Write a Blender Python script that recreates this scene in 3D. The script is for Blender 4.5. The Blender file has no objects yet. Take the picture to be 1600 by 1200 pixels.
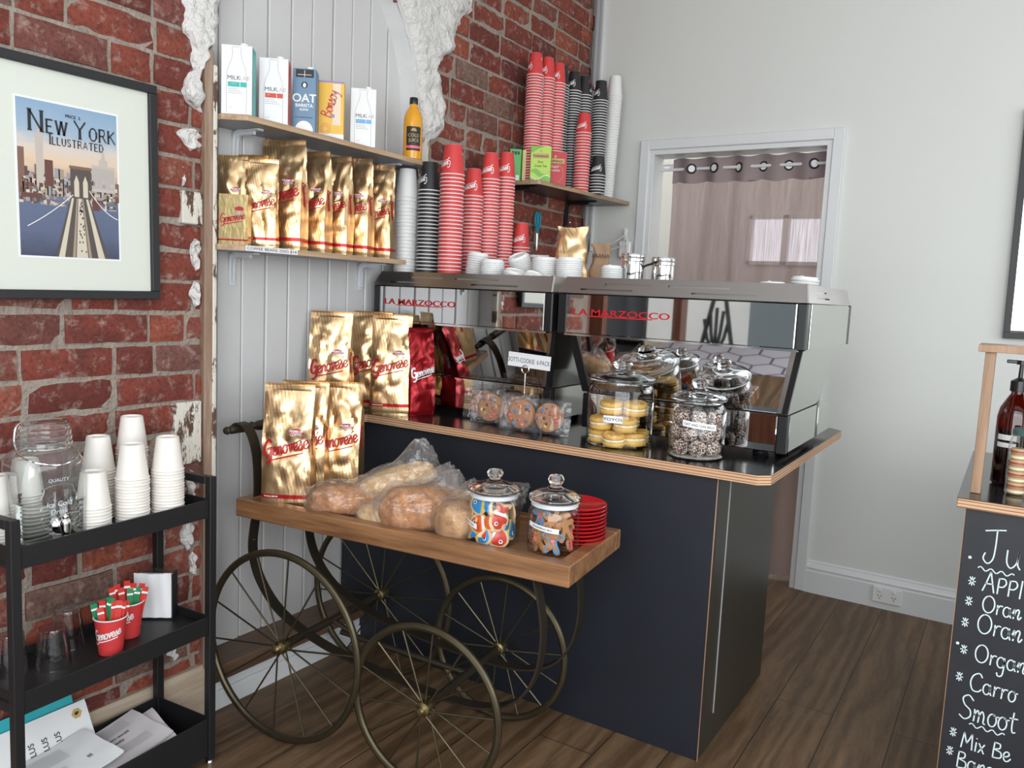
import bpy, bmesh, math, random
from math import sin, cos, pi, radians, sqrt, atan2
from mathutils import Vector, Matrix, noise

S = bpy.context.scene
COL = S.collection
rnd = random.Random(7)

# ---------------------------------------------------------------- camera
def make_camera():
    yaw, pitch, roll = radians(32.01224), radians(6.36239), radians(2.64096)
    d = Vector((-sin(yaw)*cos(pitch), cos(yaw)*cos(pitch), -sin(pitch)))
    r = d.cross(Vector((0, 0, 1))).normalized(); u = r.cross(d)
    r2 = r*cos(roll)+u*sin(roll); u2 = -r*sin(roll)+u*cos(roll)
    cam = bpy.data.cameras.new('camera'); o = bpy.data.objects.new('camera', cam); COL.objects.link(o)
    m = Matrix((r2, u2, -d)).transposed().to_4x4(); m.translation = (2.06837, -3.98499, 1.36433)
    o.matrix_world = m
    cam.sensor_width = 36; cam.lens = 1252.55/1600*36; cam.clip_start = .02
    S.camera = o
make_camera()

# ---------------------------------------------------------------- world, lights, exposure
def make_world():
    w = bpy.data.worlds.new('sky'); S.world = w; w.use_nodes = True
    b = w.node_tree.nodes['Background']; b.inputs[0].default_value = (.86, .93, 1, 1); b.inputs[1].default_value = 1.5
make_world()
def area(name, loc, rot, sx, sy, power, col=(1, 1, 1)):
    l = bpy.data.lights.new(name, 'AREA'); l.shape = 'RECTANGLE'; l.size = sx; l.size_y = sy; l.energy = power; l.color = col
    o = bpy.data.objects.new(name, l); COL.objects.link(o); o.location = loc; o.rotation_euler = rot
    return o
# daylight through the wide shopfront opening behind the camera
area('shopfront_daylight', (3.0, -4.5, 1.75), (radians(97), 0, 0), 3.6, 2.0, 80, (.94, .97, 1))
area('right_side_fill', (5.05, -2.4, 1.9), (0, radians(90), 0), 1.6, 2.2, 16, (.95, .98, 1))  # soft fill from the right, an unseen source added to brighten the room
# unseen panel under the ceiling, added to brighten the little room behind the curtain
area('back_room_fill', (.9, 1.7, 3.2), (0, 0, 0), 1.6, 2.0, 26, (1, .97, .95))
S.view_settings.view_transform = 'Standard'; S.view_settings.look = 'None'
S.view_settings.gamma = 1; S.view_settings.use_curve_mapping = False
S.view_settings.exposure = 0.66
S.cycles.use_denoising = True
S.cycles.max_bounces = 14; S.cycles.transparent_max_bounces = 40; S.cycles.transmission_bounces = 12
S.cycles.caustics_reflective = False; S.cycles.caustics_refractive = False

# ---------------------------------------------------------------- node and material helpers
class NT:
    def __init__(s, name):
        s.m = bpy.data.materials.new(name); s.m.use_nodes = True; s.t = s.m.node_tree; s.t.nodes.clear()
        s.out = s.n('ShaderNodeOutputMaterial')
    def n(s, t, **k):
        x = s.t.nodes.new(t)
        for a, v in k.items(): setattr(x, a, v)
        return x
    def l(s, a, b): s.t.links.new(a, b)
    def v(s, sock, x):
        if isinstance(x, bpy.types.NodeSocket): s.l(x, sock)
        elif x is not None: sock.default_value = x
    def math(s, op, a, b=None, c=None):
        x = s.n('ShaderNodeMath', operation=op); s.v(x.inputs[0], a); s.v(x.inputs[1], b)
        if c is not None: s.v(x.inputs[2], c)
        return x.outputs[0]
    def mix(s, f, a, b, bt='MIX'):
        x = s.n('ShaderNodeMix', data_type='RGBA', blend_type=bt)
        s.v(x.inputs[0], f); s.v(x.inputs[6], c4(a)); s.v(x.inputs[7], c4(b)); return x.outputs[2]
    def coord(s, kind='Object', scale=(1, 1, 1), rot=(0, 0, 0)):
        c = s.n('ShaderNodeTexCoord'); m = s.n('ShaderNodeMapping'); s.l(c.outputs[kind], m.inputs[0])
        m.inputs['Scale'].default_value = scale; m.inputs['Rotation'].default_value = rot
        return m.outputs[0]
    def noise(s, vec, scale, detail=3, rough=.55):
        x = s.n('ShaderNodeTexNoise'); s.l(vec, x.inputs['Vector']); x.inputs['Scale'].default_value = scale
        x.inputs['Detail'].default_value = detail; x.inputs['Roughness'].default_value = rough; return x.outputs[0]
    def ramp(s, f, stops):
        x = s.n('ShaderNodeValToRGB'); s.l(f, x.inputs[0]); e = x.color_ramp.elements
        while len(e) < len(stops): e.new(.5)
        for i, (p, c) in enumerate(stops): e[i].position = p; e[i].color = c4(c)
        return x.outputs[0]
    def bump(s, h, strength=.3, dist=.01):
        x = s.n('ShaderNodeBump'); s.l(h, x.inputs['Height']); x.inputs['Strength'].default_value = strength
        x.inputs['Distance'].default_value = dist; return x.outputs[0]
    def pbr(s, col, rough=.5, metal=0., normal=None, spec=.5, coat=0.):
        p = s.n('ShaderNodeBsdfPrincipled'); s.v(p.inputs['Base Color'], c4(col)); s.v(p.inputs['Roughness'], rough)
        s.v(p.inputs['Metallic'], metal); p.inputs['Specular IOR Level'].default_value = spec
        p.inputs['Coat Weight'].default_value = coat; p.inputs['Coat Roughness'].default_value = .08
        if normal is not None: s.l(normal, p.inputs['Normal'])
        return p.outputs[0]
    def done(s, sh): s.l(sh, s.out.inputs[0]); return s.m
def c4(c):
    if isinstance(c, (tuple, list)) and len(c) == 3: return (*c, 1)
    return c
def mat(name, col, rough=.5, metal=0., var=0., vs=8., bump=0., bs=60., spec=.5, coat=0., dist=.004):
    t = NT(name); nm = None; c = col
    if var or bump: v = t.coord()
    if var: c = t.mix(t.noise(v, vs, 4), [x*(1-var) for x in col], [min(1, x*(1+var)) for x in col])
    if bump: nm = t.bump(t.noise(v, bs, 4), bump, dist)
    return t.done(t.pbr(c, rough, metal, nm, spec, coat))
def wood(name, dark, light, axis=0, rough=.45, scale=1., coat=0., bump=.12):
    t = NT(name); sc = [22*scale]*3; sc[axis] = 1.6*scale
    v = t.coord('Object', sc); n1 = t.noise(v, 1.0, 5, .6); n2 = t.noise(v, 4., 3)
    f = t.math('ADD', t.math('MULTIPLY', n1, .75), t.math('MULTIPLY', n2, .25))
    c = t.ramp(f, [(.32, dark), (.66, light)])
    return t.done(t.pbr(c, rough, 0, t.bump(f, bump, .003), .5, coat))
def emit(name, col, k):
    t = NT(name); e = t.n('ShaderNodeEmission'); e.inputs[0].default_value = c4(col); e.inputs[1].default_value = k
    return t.done(e.outputs[0])
def thinglass(name, tint=(1, 1, 1), rough=.01, base=.03, gain=1., bump=0., bs=30., haze=0., hazecol=(1, 1, 1), pw=4.):
    """one wall of clear glass or film: what lies behind shows through, the surface reflects by angle"""
    t = NT(name); tr = t.n('ShaderNodeBsdfTransparent'); tr.inputs[0].default_value = c4(tint)
    g = t.n('ShaderNodeBsdfGlossy'); g.inputs['Roughness'].default_value = rough
    lw = t.n('ShaderNodeLayerWeight'); lw.inputs[0].default_value = .5
    if bump:
        b = t.bump(t.noise(t.coord(), bs, 3), bump, .01); t.l(b, g.inputs['Normal']); t.l(b, lw.inputs['Normal'])
    f = t.math('ADD', t.math('MULTIPLY', t.math('POWER', lw.outputs['Facing'], pw), gain), base)
    f = t.math('MINIMUM', f, .9)
    m = t.n('ShaderNodeMixShader'); t.l(f, m.inputs[0]); t.l(tr.outputs[0], m.inputs[1]); t.l(g.outputs[0], m.inputs[2]); sh = m.outputs[0]
    if haze:
        d = t.n('ShaderNodeBsdfDiffuse'); d.inputs[0].default_value = c4(hazecol)
        m2 = t.n('ShaderNodeMixShader'); m2.inputs[0].default_value = haze; t.l(sh, m2.inputs[1]); t.l(d.outputs[0], m2.inputs[2]); sh = m2.outputs[0]
    return t.done(sh)
def solidglass(name, col=(1, 1, 1), rough=0., ior=1.45):
    t = NT(name); p = t.n('ShaderNodeBsdfPrincipled'); p.inputs['Base Color'].default_value = c4(col)
    p.inputs['Transmission Weight'].default_value = 1; p.inputs['Roughness'].default_value = rough; p.inputs['IOR'].default_value = ior
    return t.done(p.outputs[0])

def brick_material():
    t = NT('old_brick'); g = t.n('ShaderNodeNewGeometry'); v = t.coord()
    base = t.ramp(g.outputs['Random Per Island'], [(0, (.12, .03, .024)), (.25, (.19, .042, .03)), (.5, (.23, .056, .036)), (.72, (.30, .078, .044)), (.88, (.17, .06, .05)), (1, (.21, .13, .10))])
    n = t.noise(v, 26, 6, .7); n2 = t.noise(v, 7, 4, .65); n3 = t.noise(v, 90, 3)
    c = t.mix(t.ramp(n2, [(.48, (0, 0, 0)), (.70, (.75, .75, .75))]), base, (.10, .035, .03))
    c = t.mix(t.ramp(n, [(.53, (0, 0, 0)), (.72, (.85, .85, .85))]), c, (.40, .30, .255))
    c = t.mix(t.ramp(n3, [(.3, (.45, .45, .45)), (.55, (1, 1, 1))]), (.05, .02, .015), c)
    h = t.math('ADD', n, t.math('MULTIPLY', n3, .4))
    return t.done(t.pbr(c, .85, 0, t.bump(h, .5, .008), .3))
def floor_material():
    t = NT('timber_floor'); v = t.coord('Object', (1, 1, 1), (0, 0, radians(90)))
    b = t.n('ShaderNodeTexBrick'); t.l(v, b.inputs['Vector']); b.offset = .37; b.offset_frequency = 2
    b.inputs['Scale'].default_value = 1; b.inputs['Brick Width'].default_value = 1.9; b.inputs['Row Height'].default_value = .185
    b.inputs['Mortar Size'].default_value = .0018; b.inputs['Mortar Smooth'].default_value = .2
    b.inputs['Color1'].default_value = (.25, .25, .25, 1); b.inputs['Color2'].default_value = (.8, .8, .8, 1); b.inputs['Mortar'].default_value = (.0, .0, .0, 1)
    v2 = t.coord('Object', (13, 1.5, 13)); n = t.noise(v2, 1.3, 6, .65); n4 = t.noise(v2, 7, 4, .7)
    w = t.n('ShaderNodeTexWave'); t.l(t.coord('Object', (1, .16, 1)), w.inputs['Vector']); w.inputs['Scale'].default_value = 5; w.inputs['Distortion'].default_value = 14; w.inputs['Detail'].default_value = 3
    f = t.math('ADD', t.math('ADD', t.math('MULTIPLY', n, .55), t.math('MULTIPLY', w.outputs[1], .14)), t.math('MULTIPLY', t.math('SUBTRACT', n4, .5), .35))
    c = t.ramp(f, [(.25, (.09, .052, .025)), (.48, (.185, .112, .060)), (.75, (.265, .168, .096))])
    c = t.mix(.35, c, b.outputs['Color'], 'OVERLAY')
    c = t.mix(b.outputs['Fac'], c, (.02, .012, .008))
    h = t.math('SUBTRACT', t.math('MULTIPLY', t.math('ADD', n4, f), .35), b.outputs['Fac'])
    return t.done(t.pbr(c, t.math('ADD', t.math('MULTIPLY', n, .3), .34), 0, t.bump(h, .35, .003), .4))
def hex_material():
    # elongated hexagons with dark joints, the way old entry tiles are laid
    t = NT('entry_tiles'); v = t.coord('Object', (1/.20, 1/.135, 1)); sp = t.n('ShaderNodeSeparateXYZ'); t.l(v, sp.inputs[0]); R3 = 1.7320508
    x, y = sp.outputs[0], t.math('MULTIPLY', sp.outputs[1], 1.0)
    def cell(ox, oy):
        a = t.math('SUBTRACT', t.math('FLOORED_MODULO', t.math('ADD', x, ox), 1.0), .5); b = t.math('SUBTRACT', t.math('FLOORED_MODULO', t.math('ADD', y, oy), R3), R3/2)
        a, b = t.math('ABSOLUTE', a), t.math('ABSOLUTE', b)
        return t.math('MAXIMUM', a, t.math('ADD', t.math('MULTIPLY', a, .5), t.math('MULTIPLY', b, R3/2)))
    d = t.math('MINIMUM', cell(0, 0), cell(.5, R3/2))
    c = t.mix(t.ramp(d, [(.455, (0, 0, 0)), (.475, (1, 1, 1))]), (.50, .47, .50), (.05, .05, .055))
    return t.done(t.pbr(c, .45))
def gold_material(name, col, ink, stripe):
    t = NT(name); uv = t.n('ShaderNodeUVMap'); sp = t.n('ShaderNodeSeparateXYZ'); t.l(uv.outputs[0], sp.inputs[0]); u, v = sp.outputs[0], sp.outputs[1]
    band = t.math('MULTIPLY', t.math('GREATER_THAN', v, .075), t.math('LESS_THAN', v, .108))
    s = t.math('LESS_THAN', t.math('FRACT', t.math('ADD', t.math('MULTIPLY', u, 14), t.math('MULTIPLY', v, 8))), .17)
    A = t.math('MULTIPLY', t.math('MULTIPLY', t.math('LESS_THAN', t.math('ADD', u, t.math('MULTIPLY', v, -.35)), .22), t.math('GREATER_THAN', u, .04)), t.math('GREATER_THAN', v, .56))
    B = t.math('MULTIPLY', t.math('MULTIPLY', t.math('GREATER_THAN', t.math('ADD', u, t.math('MULTIPLY', v, .8)), .62), t.math('LESS_THAN', u, .97)), t.math('MULTIPLY', t.math('LESS_THAN', v, .34), t.math('GREATER_THAN', v, .02)))
    s = t.math('MULTIPLY', s, t.math('MAXIMUM', A, B))
    n = t.noise(t.coord(), 14, 3)
    c = t.mix(n, [x*.86 for x in col], [min(1, x*1.1) for x in col])
    c = t.mix(t.math('MULTIPLY', s, .75), c, stripe); c = t.mix(band, c, ink)
    h = t.noise(t.coord('Object', (1, 1, .5)), 30, 3, .6)
    return t.done(t.pbr(c, .33, t.math('SUBTRACT', .95, t.math('MULTIPLY', band, .5)), t.bump(h, .22, .01)))
def curtain_material():
    t = NT('sheer_curtain'); v = t.coord('Object', (160, 160, 5)); n = t.noise(v, 1, 3)
    c = t.mix(n, (.31, .235, .235), (.46, .365, .36))
    d = t.n('ShaderNodeBsdfDiffuse'); t.l(c, d.inputs[0]); tl = t.n('ShaderNodeBsdfTranslucent'); t.l(c, tl.inputs[0])
    tr = t.n('ShaderNodeBsdfTransparent'); tr.inputs[0].default_value = (.95, .86, .86, 1)
    m = t.n('ShaderNodeMixShader'); m.inputs[0].default_value = .55; t.l(d.outputs[0], m.inputs[1]); t.l(tl.outputs[0], m.inputs[2])
    m2 = t.n('ShaderNodeMixShader'); t.l(t.math('MULTIPLY', n, .5), m2.inputs[0]); t.l(m.outputs[0], m2.inputs[1]); t.l(tr.outputs[0], m2.inputs[2])
    return t.done(m2.outputs[0])
def crumb_material(name, dark, light, flour=(.8, .66, .48)):
    t = NT(name); v = t.coord(); n = t.noise(v, 34, 6, .75); n2 = t.noise(v, 14, 3)
    c = t.ramp(n, [(.3, dark), (.62, light)])
    c = t.mix(t.ramp(n2, [(.55, (0, 0, 0)), (.72, (.4, .4, .4))]), c, flour)
    return t.done(t.pbr(c, .75, 0, t.bump(n, .7, .02), .3))
def coconut_material():
    t = NT('coconut_ball'); v = t.coord(); n = t.noise(v, 190, 3, .8); n2 = t.noise(v, 320, 2)
    c = t.mix(t.ramp(n, [(.50, (0, 0, 0)), (.56, (1, 1, 1))]), (.09, .035, .02), (.75, .68, .62))
    return t.done(t.pbr(c, .9, 0, t.bump(n2, .6, .004), .2))
def brushed_material():
    t = NT('brushed_steel'); v = t.coord('Object', (2, 300, 300)); n = t.noise(v, 1, 2)
    return t.done(t.pbr((.50, .48, .46), t.math('ADD', .24, t.math('MULTIPLY', n, .14)), 1.))
def ply_material():
    t = NT('plywood_edge'); c = t.n('ShaderNodeTexCoord'); sp = t.n('ShaderNodeSeparateXYZ'); t.l(c.outputs['Object'], sp.inputs[0])
    f = t.math('FRACT', t.math('MULTIPLY', sp.outputs[2], 1/.0085)); n = t.noise(t.coord('Object', (4, 4, 60)), 3, 3)
    f = t.math('ADD', f, t.math('MULTIPLY', n, .3))
    cc = t.ramp(f, [(.3, (.16, .07, .035)), (.48, (.50, .29, .16)), (.9, (.62, .38, .22))])
    return t.done(t.pbr(cc, .5))
def flaky_material():
    t = NT('flaking_paint_wood'); v = t.coord('Object', (1, 22, 7)); n = t.noise(v, 1, 5, .7)
    c = t.mix(t.ramp(n, [(.44, (0, 0, 0)), (.48, (1, 1, 1))]), (.10, .05, .03), (.66, .62, .54))
    return t.done(t.pbr(c, .7, 0, t.bump(n, .5, .01)))
def jamb_material():
    t = NT('jamb_wood'); v = t.coord('Object', (20, 20, 1.5)); n = t.noise(v, 1.5, 5, .7)
    c = t.ramp(n, [(.3, (.17, .10, .06)), (.55, (.30, .20, .14)), (.72, (.45, .36, .28))])
    return t.done(t.pbr(c, .75, 0, t.bump(n, .4, .006)))

K = {}
K['brick'] = brick_material(); K['floor'] = floor_material(); K['hex'] = hex_material()
K['mortar'] = mat('mortar', (.32, .27, .225), .95, var=.35, vs=14, bump=1.0, bs=70, spec=.1, dist=.012)
K['plaster'] = mat('rough_plaster', (.66, .64, .61), .7, var=.08, vs=10, bump=.9, bs=24, dist=.03)
K['smoothplaster'] = mat('white_reveal', (.72, .72, .71), .6, bump=.35, bs=12, dist=.02)
K['wallpaint'] = mat('white_wall_paint', (.655, .665, .63), .55, var=.02, vs=2, bump=.06, bs=150)
K['trimpaint'] = mat('white_gloss_trim', (.68, .69, .69), .32)
K['boards'] = mat('painted_boards', (.56, .55, .54), .42, var=.05, vs=6, bump=.22, bs=26)
K['ceiling'] = mat('ceiling_paint', (.75, .75, .74), .8)
K['ledge'] = wood('dark_ledge', (.07, .038, .022), (.16, .095, .06), 1)
K['skirt'] = wood('worn_skirting', (.36, .27, .19), (.50, .41, .31), 1, .5, 1)
K['jamb'] = jamb_material(); K['flaky'] = flaky_material()
K['black'] = mat('black_steel', (.012, .012, .013), .45)
K['blackgloss'] = mat('black_plastic', (.01, .01, .011), .28)
K['darkpanel'] = mat('dark_counter_panel', (.013, .016, .023), .42, var=.35, vs=4, bump=.1, bs=30)
K['endpanel'] = mat('dark_end_panel', (.030, .028, .022), .35, var=.2, vs=4)
K['countertop'] = mat('black_laminate', (.012, .011, .011), .16)
K['ply'] = ply_material()
K['steel'] = mat('polished_steel', (.72, .72, .72), .025, 1.)
K['chrome'] = mat('chrome', (.8, .8, .8), .08, 1.)
K['brushed'] = brushed_material()
K['sidesteel'] = mat('satin_side_panel', (.62, .64, .60), .12, 1.)
K['red'] = mat('red_enamel', (.50, .012, .02), .3)
K['redcup'] = mat('red_cup_print', (.62, .045, .045), .5, var=.12, vs=40)
K['blackcup'] = mat('black_cup_print', (.018, .018, .019), .5, var=.2, vs=40)
K['whitecup'] = mat('white_paper', (.78, .77, .75), .55)
K['warmcup'] = mat('cream_paper', (.80, .76, .70), .55)
K['lid'] = mat('white_lid_plastic', (.80, .80, .78), .3)
K['ink_white'] = mat('white_print', (.85, .84, .82), .5)
K['ink_black'] = mat('black_print', (.015, .015, .016), .5)
K['ink_grey'] = mat('grey_print', (.35, .35, .36), .5)
K['ink_red'] = mat('red_print', (.42, .012, .018), .35)
K['ink_gold'] = mat('gold_print', (.55, .38, .12), .4)
K['gold'] = gold_material('gold_foil', (.80, .55, .30), (.45, .012, .018), (.34, .13, .04))
K['goldcard'] = gold_material('gold_card', (.52, .40, .19), (.40, .012, .018), (.30, .17, .06))
K['redfoil'] = mat('red_foil', (.30, .008, .012), .28, .6, bump=.2, bs=30)
K['kraft'] = mat('kraft_paper', (.36, .22, .13), .7, bump=.2, bs=40)
K['cartwood'] = wood('cart_wood', (.13, .055, .022), (.34, .17, .075), 0, .38, 1, .2)
K['iron'] = mat('bronzed_iron', (.10, .082, .05), .42, .85, var=.3, vs=20)
K['ironbar'] = mat('dark_bronze_bar', (.055, .043, .030), .5, .7, var=.3, vs=20)
K['brass'] = mat('worn_brass', (.30, .24, .12), .35, 1.)
K['jarglass'] = thinglass('jar_glass', (.985, .99, .985), .01, .05, .8, pw=3.2)
K['lidglass'] = solidglass('lid_glass', (.97, 1, .99))
K['tumbler'] = thinglass('tumbler_glass', (.985, .99, .99), .02, .07, .8, .12, 50, pw=2.2)
K['dispglass'] = thinglass('dispenser_glass', (.955, .975, .97), .01, .07, .9, .10, 16, .035, (.9, .95, .95), 2.0)
K['water'] = solidglass('water', (.96, .985, .98), 0, 1.33)
K['film'] = thinglass('clear_film', (.99, .99, .99), .07, .05, .7, .8, 22, .03, (.95, .95, .95))
K['breadbag'] = thinglass('bread_bag', (.99, .985, .98), .12, .05, .5, 1.0, 30, .06, (.92, .88, .84))
K['acrylic'] = thinglass('clear_acrylic', (.95, .95, .95), .02, .05, 1.2)
K['seal'] = mat('white_silicone_seal', (.62, .66, .68), .4)
K['crust'] = crumb_material('bread_crust', (.24, .075, .018), (.62, .27, .08))
K['palecrust'] = crumb_material('pale_crust', (.42, .21, .07), (.78, .54, .28))
K['seedcrust'] = crumb_material('seeded_crust', (.28, .11, .035), (.62, .34, .13), (.74, .5, .28))
K['yoyo'] = mat('yellow_biscuit', (.70, .42, .10), .7, var=.12, vs=30, bump=.25, bs=60)
K['cream'] = mat('cream_filling', (.85, .76, .52), .6, bump=.4, bs=90)
K['ball'] = coconut_material()
K['coco'] = mat('loose_coconut', (.80, .76, .68), .9, bump=1, bs=180, dist=.01)
K['cookie'] = mat('choc_cookie', (.40, .19, .09), .8, var=.3, vs=40, bump=.6, bs=60)
K['ginger'] = mat('gingerbread', (.38, .18, .07), .75, var=.1, vs=20, bump=.15, bs=80)
K['shortbread'] = mat('pale_sugar_biscuit', (.70, .50, .28), .75, var=.1, vs=20, bump=.15, bs=80)
for n_, c_ in dict(blue=(.02, .26, .60), yellow=(.80, .52, .04), orange=(.72, .12, .02), icingred=(.55, .04, .02), pink=(.75, .12, .16), green=(.10, .42, .06), purple=(.22, .12, .20), brown=(.10, .035, .02), lightpink=(.75, .25, .35)).items():
    K[n_] = mat('sweet_'+n_, c_, .3)
K['whiteicing'] = mat('white_icing', (.85, .83, .80), .4)
K['curtain'] = curtain_material()
K['mauve'] = mat('mauve_hem', (.27, .21, .21), .9)
K['paper'] = mat('white_card', (.80, .80, .80), .6)
K['news'] = mat('newsprint', (.60, .56, .57), .8, var=.05, vs=10)
K['teal'] = mat('teal_plastic', (.01, .22, .30), .35)
K['tealcard'] = mat('teal_card', (.02, .42, .48), .5)
K['mountboard'] = mat('cream_mount', (.66, .68, .60), .6)
K['chalkboard'] = mat('chalkboard', (.014, .015, .020), .5, var=.4, vs=8)
K['chalk'] = mat('chalk', (.62, .72, .74), .9)
K['pipe'] = mat('grey_conduit', (.30, .30, .31), .4)
K['bracket'] = mat('white_powdercoat', (.62, .64, .65), .4)
K['oakedge'] = wood('oak_edge', (.30, .18, .10), (.52, .36, .22), 1, .5, 1.4)
K['shelfboard'] = mat('dark_shelf_laminate', (.05, .042, .038), .3)
K['whiteshelf'] = mat('grey_shelf_laminate', (.30, .29, .29), .35)
K['standwood'] = wood('plywood_stand', (.22, .12, .065), (.38, .235, .14), 2, .5, 1.2)
K['amber'] = thinglass('amber_glass', (.30, .055, .015), .02, .06, 1.1)
K['amberfluid'] = mat('dark_syrup', (.055, .008, .004), .25)
K['greenlid'] = mat('green_tin_lid', (.06, .13, .12), .4)
K['chipA'] = mat('pale_biscuit', (.52, .38, .22), .8)
K['chipB'] = mat('red_jam', (.40, .05, .03), .4)
K['carton_blue'] = mat('blue_carton', (.13, .24, .36), .4)
K['carton_yellow'] = mat('yellow_carton', (.80, .45, .04), .4)
K['carton_white'] = mat('white_carton', (.76, .76, .76), .3)
K['aqua'] = mat('aqua_print', (.02, .42, .36), .4); K['redprint'] = mat('scarlet_print', (.62, .05, .02), .4); K['skyprint'] = mat('sky_print', (.16, .40, .70), .4)
K['lilac'] = mat('lilac_print', (.28, .22, .42), .4); K['scriptred'] = mat('script_print', (.55, .06, .03), .4)
K['ojuice'] = mat('orange_juice', (.75, .33, .005), .22, coat=.6)
K['leafgreen'] = mat('leaf_green_card', (.18, .48, .05), .4); K['lime'] = mat('lime_card', (.46, .66, .08), .4); K['midgreen'] = mat('mid_green_card', (.07, .40, .08), .4)
K['teayellow'] = mat('pale_yellow_card', (.80, .62, .24), .4); K['teared'] = mat('red_tea_card', (.52, .02, .03), .4)
K['plate'] = mat('red_glazed_plate', (.50, .012, .018), .18)
K['plug'] = mat('white_plug_plastic', (.74, .74, .72), .35)
K['dark'] = mat('dark_recess', (.006, .006, .006), .6)
K['asphalt'] = mat('pavement', (.42, .42, .42), .9, var=.2, vs=3)
K['facade'] = mat('street_facade', (.45, .42, .38), .8, var=.2, vs=1)
K['timberfront'] = wood('stained_front_boards', (.10, .03, .015), (.24, .09, .045), 2)
K['bluedoor'] = mat('grey_blue_door', (.33, .40, .43), .4)
# ---------------------------------------------------------------- mesh builder
def catmull(P, n=6, closed=False):
    P = [Vector(p) for p in P]; out = []; N = len(P)
    if N < 3: return P
    for i in range(N if closed else N-1):
        if closed: a, b, c, d = P[i-1], P[i], P[(i+1) % N], P[(i+2) % N]
        else: a, b, c, d = P[max(i-1, 0)], P[i], P[i+1], P[min(i+2, N-1)]
        for k in range(n):
            t = k/n
            out.append(.5*((2*b)+(c-a)*t+(2*a-5*b+4*c-d)*t*t+(3*b-a-3*c+d)*t**3))
    if not closed: out.append(P[-1])
    return out
_txt = {}
def text_mesh(s, bold=0., res=3):
    k = (s, bold)
    if k not in _txt:
        cu = bpy.data.curves.new('lettering', 'FONT'); cu.body = s; cu.offset = bold; cu.resolution_u = res; cu.fill_mode = 'FRONT'
        o = bpy.data.objects.new('lettering', cu); COL.objects.link(o); bpy.context.view_layer.update()
        me = bpy.data.meshes.new_from_object(o.evaluated_get(bpy.context.evaluated_depsgraph_get()))
        vs = [(v.co.x, v.co.y) for v in me.vertices]; fs = [tuple(p.vertices) for p in me.polygons]
        bpy.data.objects.remove(o); bpy.data.meshes.remove(me); bpy.data.curves.remove(cu)
        xs = [v[0] for v in vs] or [0, 1]
        _txt[k] = (vs, fs, min(xs), max(xs))
    return _txt[k]
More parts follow.
